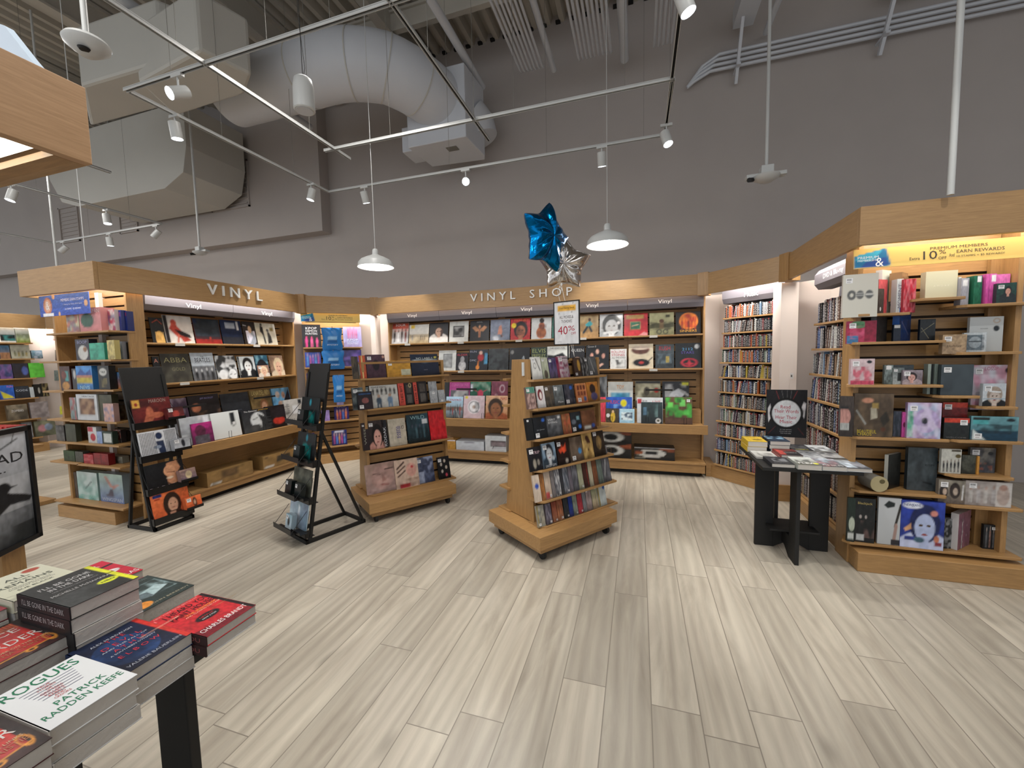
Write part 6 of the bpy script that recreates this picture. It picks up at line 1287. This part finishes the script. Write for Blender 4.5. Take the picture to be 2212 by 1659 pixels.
eb(3, 'third shelf, left half,', '''
B 130 152 791 .06|brown box with teal window and orange arch|f 3c241c 4a2c24;r 50 40 84 80 4a8a88;e 50 20 36 16 a87838;e 40 64 24 16 6a3428
B 156 165 796 .06|dark box behind with pale glyph|f 2c2a2c 383638;e 60 74 30 20 aaa
B 165 200 790 .05|blue mountain scene box over yellow field|f 2c6ca8 4c8ccc;r 0 30 100 56 b0a03c;p 2c4c8c 0 60 30 88 60 70 90 86 100 60;r 0 52 100 62 a8745c;t 50 14 60 14 a8ccd8 NEVIS
''')
eb(4, 'third shelf, right half,', '''
B 212 236 790 .05|black box with white speech bubble|f 22201f 2c2a28;e 46 74 34 16 b8b8b4;t 46 74 44 9 222 TALK;n 8a7c48 .4 6 20 10 80 50
B 242 260 804 .05 0 .06|blue-topped box with orange figures|f a86c38 4c84b4;n 5c3420 .6 5 0 0 100 60
''')
eb(5, 'fourth shelf, left half,', '''
B 151 165 858 .05|red and teal patterned box|f 6a7c7c 889898;n a03c3c .7 6
B 166 211 851 .05|white-framed box with brown nest picture|f b8bcc0 c4c8cc;r 14 20 88 84 6a4c3c;n b09070 .6 6 14 20 88 84;t 60 92 60 6 444 HERITAGE
''', -.01)
eb(6, 'fourth shelf, right half,', '''
B 212 243 852 .05|dim green-brown box behind|f 3c3c2c 4c4a38 
C 223 245 871 .04 0 -.02|pink lettered puzzle box|f b08c84 c09c94;n 4c6c98 .6 6
B 247 272 874 .05 0 .11|tan and brown row of books|f 6a4c34 7a5a40;n b0a080 .5 6
''')
eb(7, 'fifth shelf, left half,', '''
B 120 138 918 .04|dark glass-like jar box|f 2c2a28 3c3a38;n 777 .4 5
B 141 163 915 .04|olive tin box|f 34382c 44483a
''')
eb(8, 'fifth shelf, right half,', '''
B 189 208 921 .04|white and red arrow box|f b4b4b4 c0c0c0;e 56 36 30 24 a8303c;r 0 70 60 100 a83c4c
B 208 219 931 .04|pale blue pattern box|f 7c90b8 94a8cc
B 220 242 931 .04|white box with leafy border|f 24342c 2c3c34;r 12 12 88 84 bcc0bc
B 245 260 927 .04 0 .06|black box with coloured flowers|f 201c20 282428;n a84c3c .6 7;n c8c0b8 .4 8
B 262 274 927 .04 0 .12|black box with gold leaves|f 17161a 1e1c20;n 6a6038 .4 5
''')
eb(9, 'sixth shelf, left half,', '''
B 136 160 972 .05|forest green box with deer|f 24341e 34482a;r 40 20 50 50 111
B 161 178 974 .05|grey-brown box beside the green one|f 3c3c34 4a4a42
''')
eb(10, 'sixth shelf, right half,', '''
B 179 200 980 .05|glossy red box|f 8a2028 a02c34;n d08080 .3 5
B 201 233 978 .05|pair of deep red boxes|f 6a1418 7c1c20;r 48 0 52 100 400
B 235 263 984 .05 0 .08|grey box with small portraits|f 7c7c70 8c8c80;e 34 50 12 18 5a5a50;e 66 50 12 18 a0a094
''')
eb(11, 'bottom shelf', '''
B 157 167 1018 .07 0 .06|thin brown-grey box at left|f 4c4440 5c544e
B 168 212 1018 .07 0 .06|pale mint bird-themed box reading WINGSPAN|f 6aa098 a8b8b4;n d0d8d8 .5 5;l 40 40 70 66 4 4a5c5c;t 50 12 80 11 8ac0b4 WINGSPAN
B 216 267 1022 .07 0 .06|grey-blue box with a swooping bird shape|f 5a6c98 a0b4a8;p 4a4454 46 48 36 30 20 22 40 18 60 20 56 44;p b07c70 44 56 20 92 34 88 54 60 88 66 60 48;t 50 10 88 12 b0b8c4 WINGSPAN
''')
# ---------------------------------------------------------------- distant board game wall
def fg(z, place, s): row(UF, z, .09, 6, place+' of the distant game wall', 'games on the distant wall', s, 16)
fg(FZ[0], 'top shelf', '''
B 0 34 706 .05|pale box with black people silhouettes|f b8c0c0 c8d0d0;r 0 10 100 50 1c2020;n 4a9c9c .5 6 0 10 100 50
B 35 65 709 .05|white box over green grass|f 7c8c34 d0d8dc;n 5a6c28 .5 5 0 0 100 60
''')
fg(FZ[1], 'second shelf', '''
B 0 22 746 .05|blue and brown wide box|f 7a5840 4c7ca0;r 0 0 100 46 8a6448
B 24 66 745 .05|cream box with small figures|f 9c9c8c b0b0a0;g 10 90 4 16 40 5a5c34,8a7a3c 333
B 68 92 757 .05|blue mountain box|f 3c4c50 7ca0b4;n ccd .4 5
''')
fg(FZ[2], 'third shelf', '''
B 0 28 787 .05|violet galaxy box|f 2c2c5c 4c5c84;n 8a5c9c .6 4
B 29 63 785 .05|dark box with blue glow|f 2a2220 30303c;e 76 50 20 30 4c5c9c
B 64 97 784 .05|plain bright green box|f 54a838 5cb440
''')
fg(FZ[3], 'fourth shelf', '''
B 0 32 832 .05|blue box with yellow banner|f 24489c 3468c4;p c8c03c 6 60 80 20 96 6 20 6;t 74 88 40 14 d06ca0 FUN
B 33 64 834 .05|charcoal box with white block title|f 24262c 30343c;t 50 64 84 16 b4bcc8 CODE
B 65 74 836 .05|white slim box|f a8b0b4 b4bcc0
B 75 92 830 .05|black box with white figure|f 14120f 1c1a16;e 60 50 14 24 9a9890
B 92 106 828 .05|black box with gold pattern|f 201a14 2a221a;n 8a7c54 .6 5
''')
fg(FZ[4], 'fifth shelf', '''
B 17 62 874 .05|stone-coloured box with dark title|f 6a6050 847a68;n 2a2824 .6 6;t 50 60 60 14 ccc ZOMBIES
B 67 107 868 .05|pale grey drawing box|f 8c8484 9c9494;n 6a6060 .5 7
''')
fg(FZ[5], 'lowest shelf', '''
B 77 122 908 .05|tan box with pink and blue swirl|f 5c604c 8c8c74;e 34 50 20 24 b07c84;e 66 56 20 22 8c9cb4;n 2a2a2a .4 5
B 50 72 912 .06|grey patterned box|f 5c5e64 6c6e74;n aaa .4 6
''')
def gg(z, place, s): row(UG, z, .09, 6, place+' of the distant angled shelf', 'games on the distant angled shelf', s, 14)
gg(GZ[0], 'top', '''
B 113 158 710 .05|red and white brush-painted box|f b8b0a8 c8c4bc;n a82c20 .9 5;t 34 84 44 16 b83028 SUN
''')
gg(GZ[1], 'second row', '''
B 118 154 756 .05|brown group photo box|f 5c4034 8a8070;g 10 90 4 8 60 6a4434,3c2c28 8a6c5c
''')
gg(GZ[2], 'third row', '''
B 116 129 800 .05|grey-green small box|f 5c6660 727c76
''')
gg(GZ[3], 'fourth row', '''
B 128 146 877 .05|bright yellow box|f b0b028 c0c030
''')
# ---------------------------------------------------------------- paperbacks on the black table
BT = 'paperbacks on the black cross-legged table'
def flat(px, z, w_, l_, th, spec, desc, n=1):
    q = Zp(*px, z)
    for i in range(n):
        zz = z-i*(th+.0008); x, y = float(q[0]), float(q[1])
        # cover bottom edge towards the camera
        lab = desc if not i else (f'{["","second","third"][i]} copy down under the ' + desc)
        lab = ' '.join((lab+', black cross-legged table').split()[:16])
        t = thing('book', lab, 'book', Matrix(((1, 0, 0, x+random.Random(i+px[0]).uniform(-.004, .004)*bool(i)), (0, 0, 1, y), (0, -1, 0, zz), (0, 0, 0, 1))), BT)
        b = MB(); b.box(.002, .001, .002, w_-.001, th-.001, l_-.002); b.build('pages', M['page'], t)
        me, _ = panel_mesh(w_, l_, .0012, spec, 30, 5+i, 'paper'); o = bpy.data.objects.new('front_cover', me); COL.objects.link(o); o.parent = t
        b = MB(); c = tuple(np.array(paint(spec, 4, 4)[0][2, 0])); b.box(0, th-.0012, 0, w_, th, l_, c); b.box(-.001, 0, 0, .001, th, l_, c); b.build('back_cover', M['paper'], t, color=True)
TT = .665
# rows from the front edge (y 3.02) backwards; x along the table
def put(x, y, n, th, spec, desc, w_=.132, l_=.20):
    for i in range(n):
        zz = TT+.0015+(n-i)*(th+.0008)
        lab = (desc if not i else f'{["","second","third","fourth"][i]} copy down under the {desc}')+' on the small black table'
        lab = ' '.join(lab.split()[:16])
        t = thing('book', lab, 'book', Matrix(((1, 0, 0, x+(.004*(-1)**i if i else 0)), (0, 0, 1, y), (0, -1, 0, zz), (0, 0, 0, 1))), BT)
        b = MB(); b.box(.002, .001, .002, w_-.001, th-.001, l_-.002); b.build('pages', M['page'], t)
        if i == 0:
            me, _ = panel_mesh(w_, l_, .0012, spec, 30, 5+i, 'paper'); o = bpy.data.objects.new('front_cover', me); COL.objects.link(o); o.parent = t
        c = tuple(np.array(paint(spec, 4, 4)[0][2, 0])); b = MB(); b.box(0, th-.0012, 0, w_, th, l_, c); b.box(-.001, 0, 0, .001, th, l_, c); b.build('back_cover', M['paper'], t, color=True)
put(.845, 3.01, 1, .024, 'f 17181c 2c2e34;n 8a8c90 .6 5 20 30 90 80;t 50 12 70 10 555 BLACK', 'black and silver paperback front row left')
put(.985, 2.985, 1, .034, 'f 3c3c2c c8ccc8;n 222 .7 6 10 10 90 70;t 46 20 70 16 ddd FLEA;e 84 20 12 8 c8c430', 'thick white-topped paperback front row second')
put(1.12, 2.99, 1, .030, 'f 2c2c2a b8c8d4;n a83c40 .4 5;n 222 .5 5;t 50 14 84 14 ccc CHILIS', 'blue and red photo paperback front row third')
put(1.255, 3.0, 1, .022, 'f 3c3c42 a8b0b8;r 0 10 50 70 b8c4d0;n 2a2c30 .4 5;e 74 50 22 30 8a8c94', 'grey photo paperback at the front right corner')
put(.81, 3.225, 1, .012, 'f 9c9c98 c8c8c4;n 2a2420 .5 5 20 20 90 70', 'flat white paperback with blurred portrait', .14)
put(.955, 3.20, 2, .020, 'f 4c1c1c 5a2420;p a83c34 0 10 60 20 50 60 0 90;r 30 0 100 60 1c1a1c;t 60 40 60 8 b0a8a8 MOBILE', 'dark red and black paperback second row')
put(1.09, 3.20, 1, .028, 'f c0c4c8 4a4c50;n b0b4b8 .5 5;n 222 .4 6', 'grey silver portrait paperback second row')
put(1.225, 3.205, 1, .028, 'f a8aaac 2a2c30;n c0c0c0 .5 5;r 0 0 100 20 3c3c3c', 'black and white paperback second row right')
put(.80, 3.43, 2, .040, 'f c8a830 d0b038;t 50 88 60 8 7a6420 NOVEL;r 40 30 84 50 7a6420', 'thick yellow paperback at the back left corner')
put(.945, 3.42, 3, .030, 'f 1c2a3c 223044;n 8ab0c8 .7 5 0 40 100 100', 'navy paperback with pale spray')
put(1.09, 3.41, 1, .034, 'f 24262a 2c2e34;t 50 12 60 12 c0b830 LYRICS;n 666 .4 5', 'black paperback with yellow strip at back')
put(1.225, 3.41, 1, .034, 'f b8bcbe c4c8ca;n 222 .8 6 0 0 100 60', 'white paperback with dark splashes at back right')
# black poster on the small table
Ut = Unit(.93, 3.66, -6)
t = thing('table_poster', 'square black sign with white oval reading Read Their Words Hear Their Music', 'sign', Ut.M @ T(0, 0, 0))
zb = TT+.085; x0, x1 = Ut.ux(1655, 0, .95), Ut.ux(1743, 0, .95); zt = Ut.uz(842, (x0+x1)/2, 0)
me, _ = panel_mesh(x1-x0, zt-zb, .006, 'f 101014 15151a;p c8c8cc 6 30 16 46 10 70 4 60;p c8c8cc 94 40 84 56 92 76 98 72;n 101014 .5 9 0 24 22 80;n 101014 .5 9 80 30 100 80;l 24 98 32 80 .8 8a3030;l 38 98 42 82 .6 666;l 52 98 52 84 .6 666;l 62 98 60 82 .6 666;l 76 98 66 80 .8 8a3030;l 6 6 24 22 .8 5a2020;l 94 6 80 20 .8 5a2020;e 50 50 41 33 08080a;e 50 50 35 28 c4c8cc;t 48 64 24 7 a83848 Read;t 50 55 60 7.5 a83848 Their Words;t 50 42 52 7.5 a83848 Hear Their;t 50 33 30 7 a83848 Music;t 50 12 30 2 999 BOOKS AND VINYL;t 50 8 26 2 999 FIND MORE HERE;t 50 16 28 2 999 BY THE ARTISTS', 60, 4, 'paper')
o = bpy.data.objects.new('poster_panel', me); COL.objects.link(o); o.parent = t; o.location = (x0, 0, zb)
b = MB(); b.box(x0+.02, -.03, TT+.001, x1-.02, .05, TT+.006); b.box((x0+x1)/2-.03, .007, TT, (x0+x1)/2+.03, .012, zt-.05); b.build('stand', M['glass'], t)
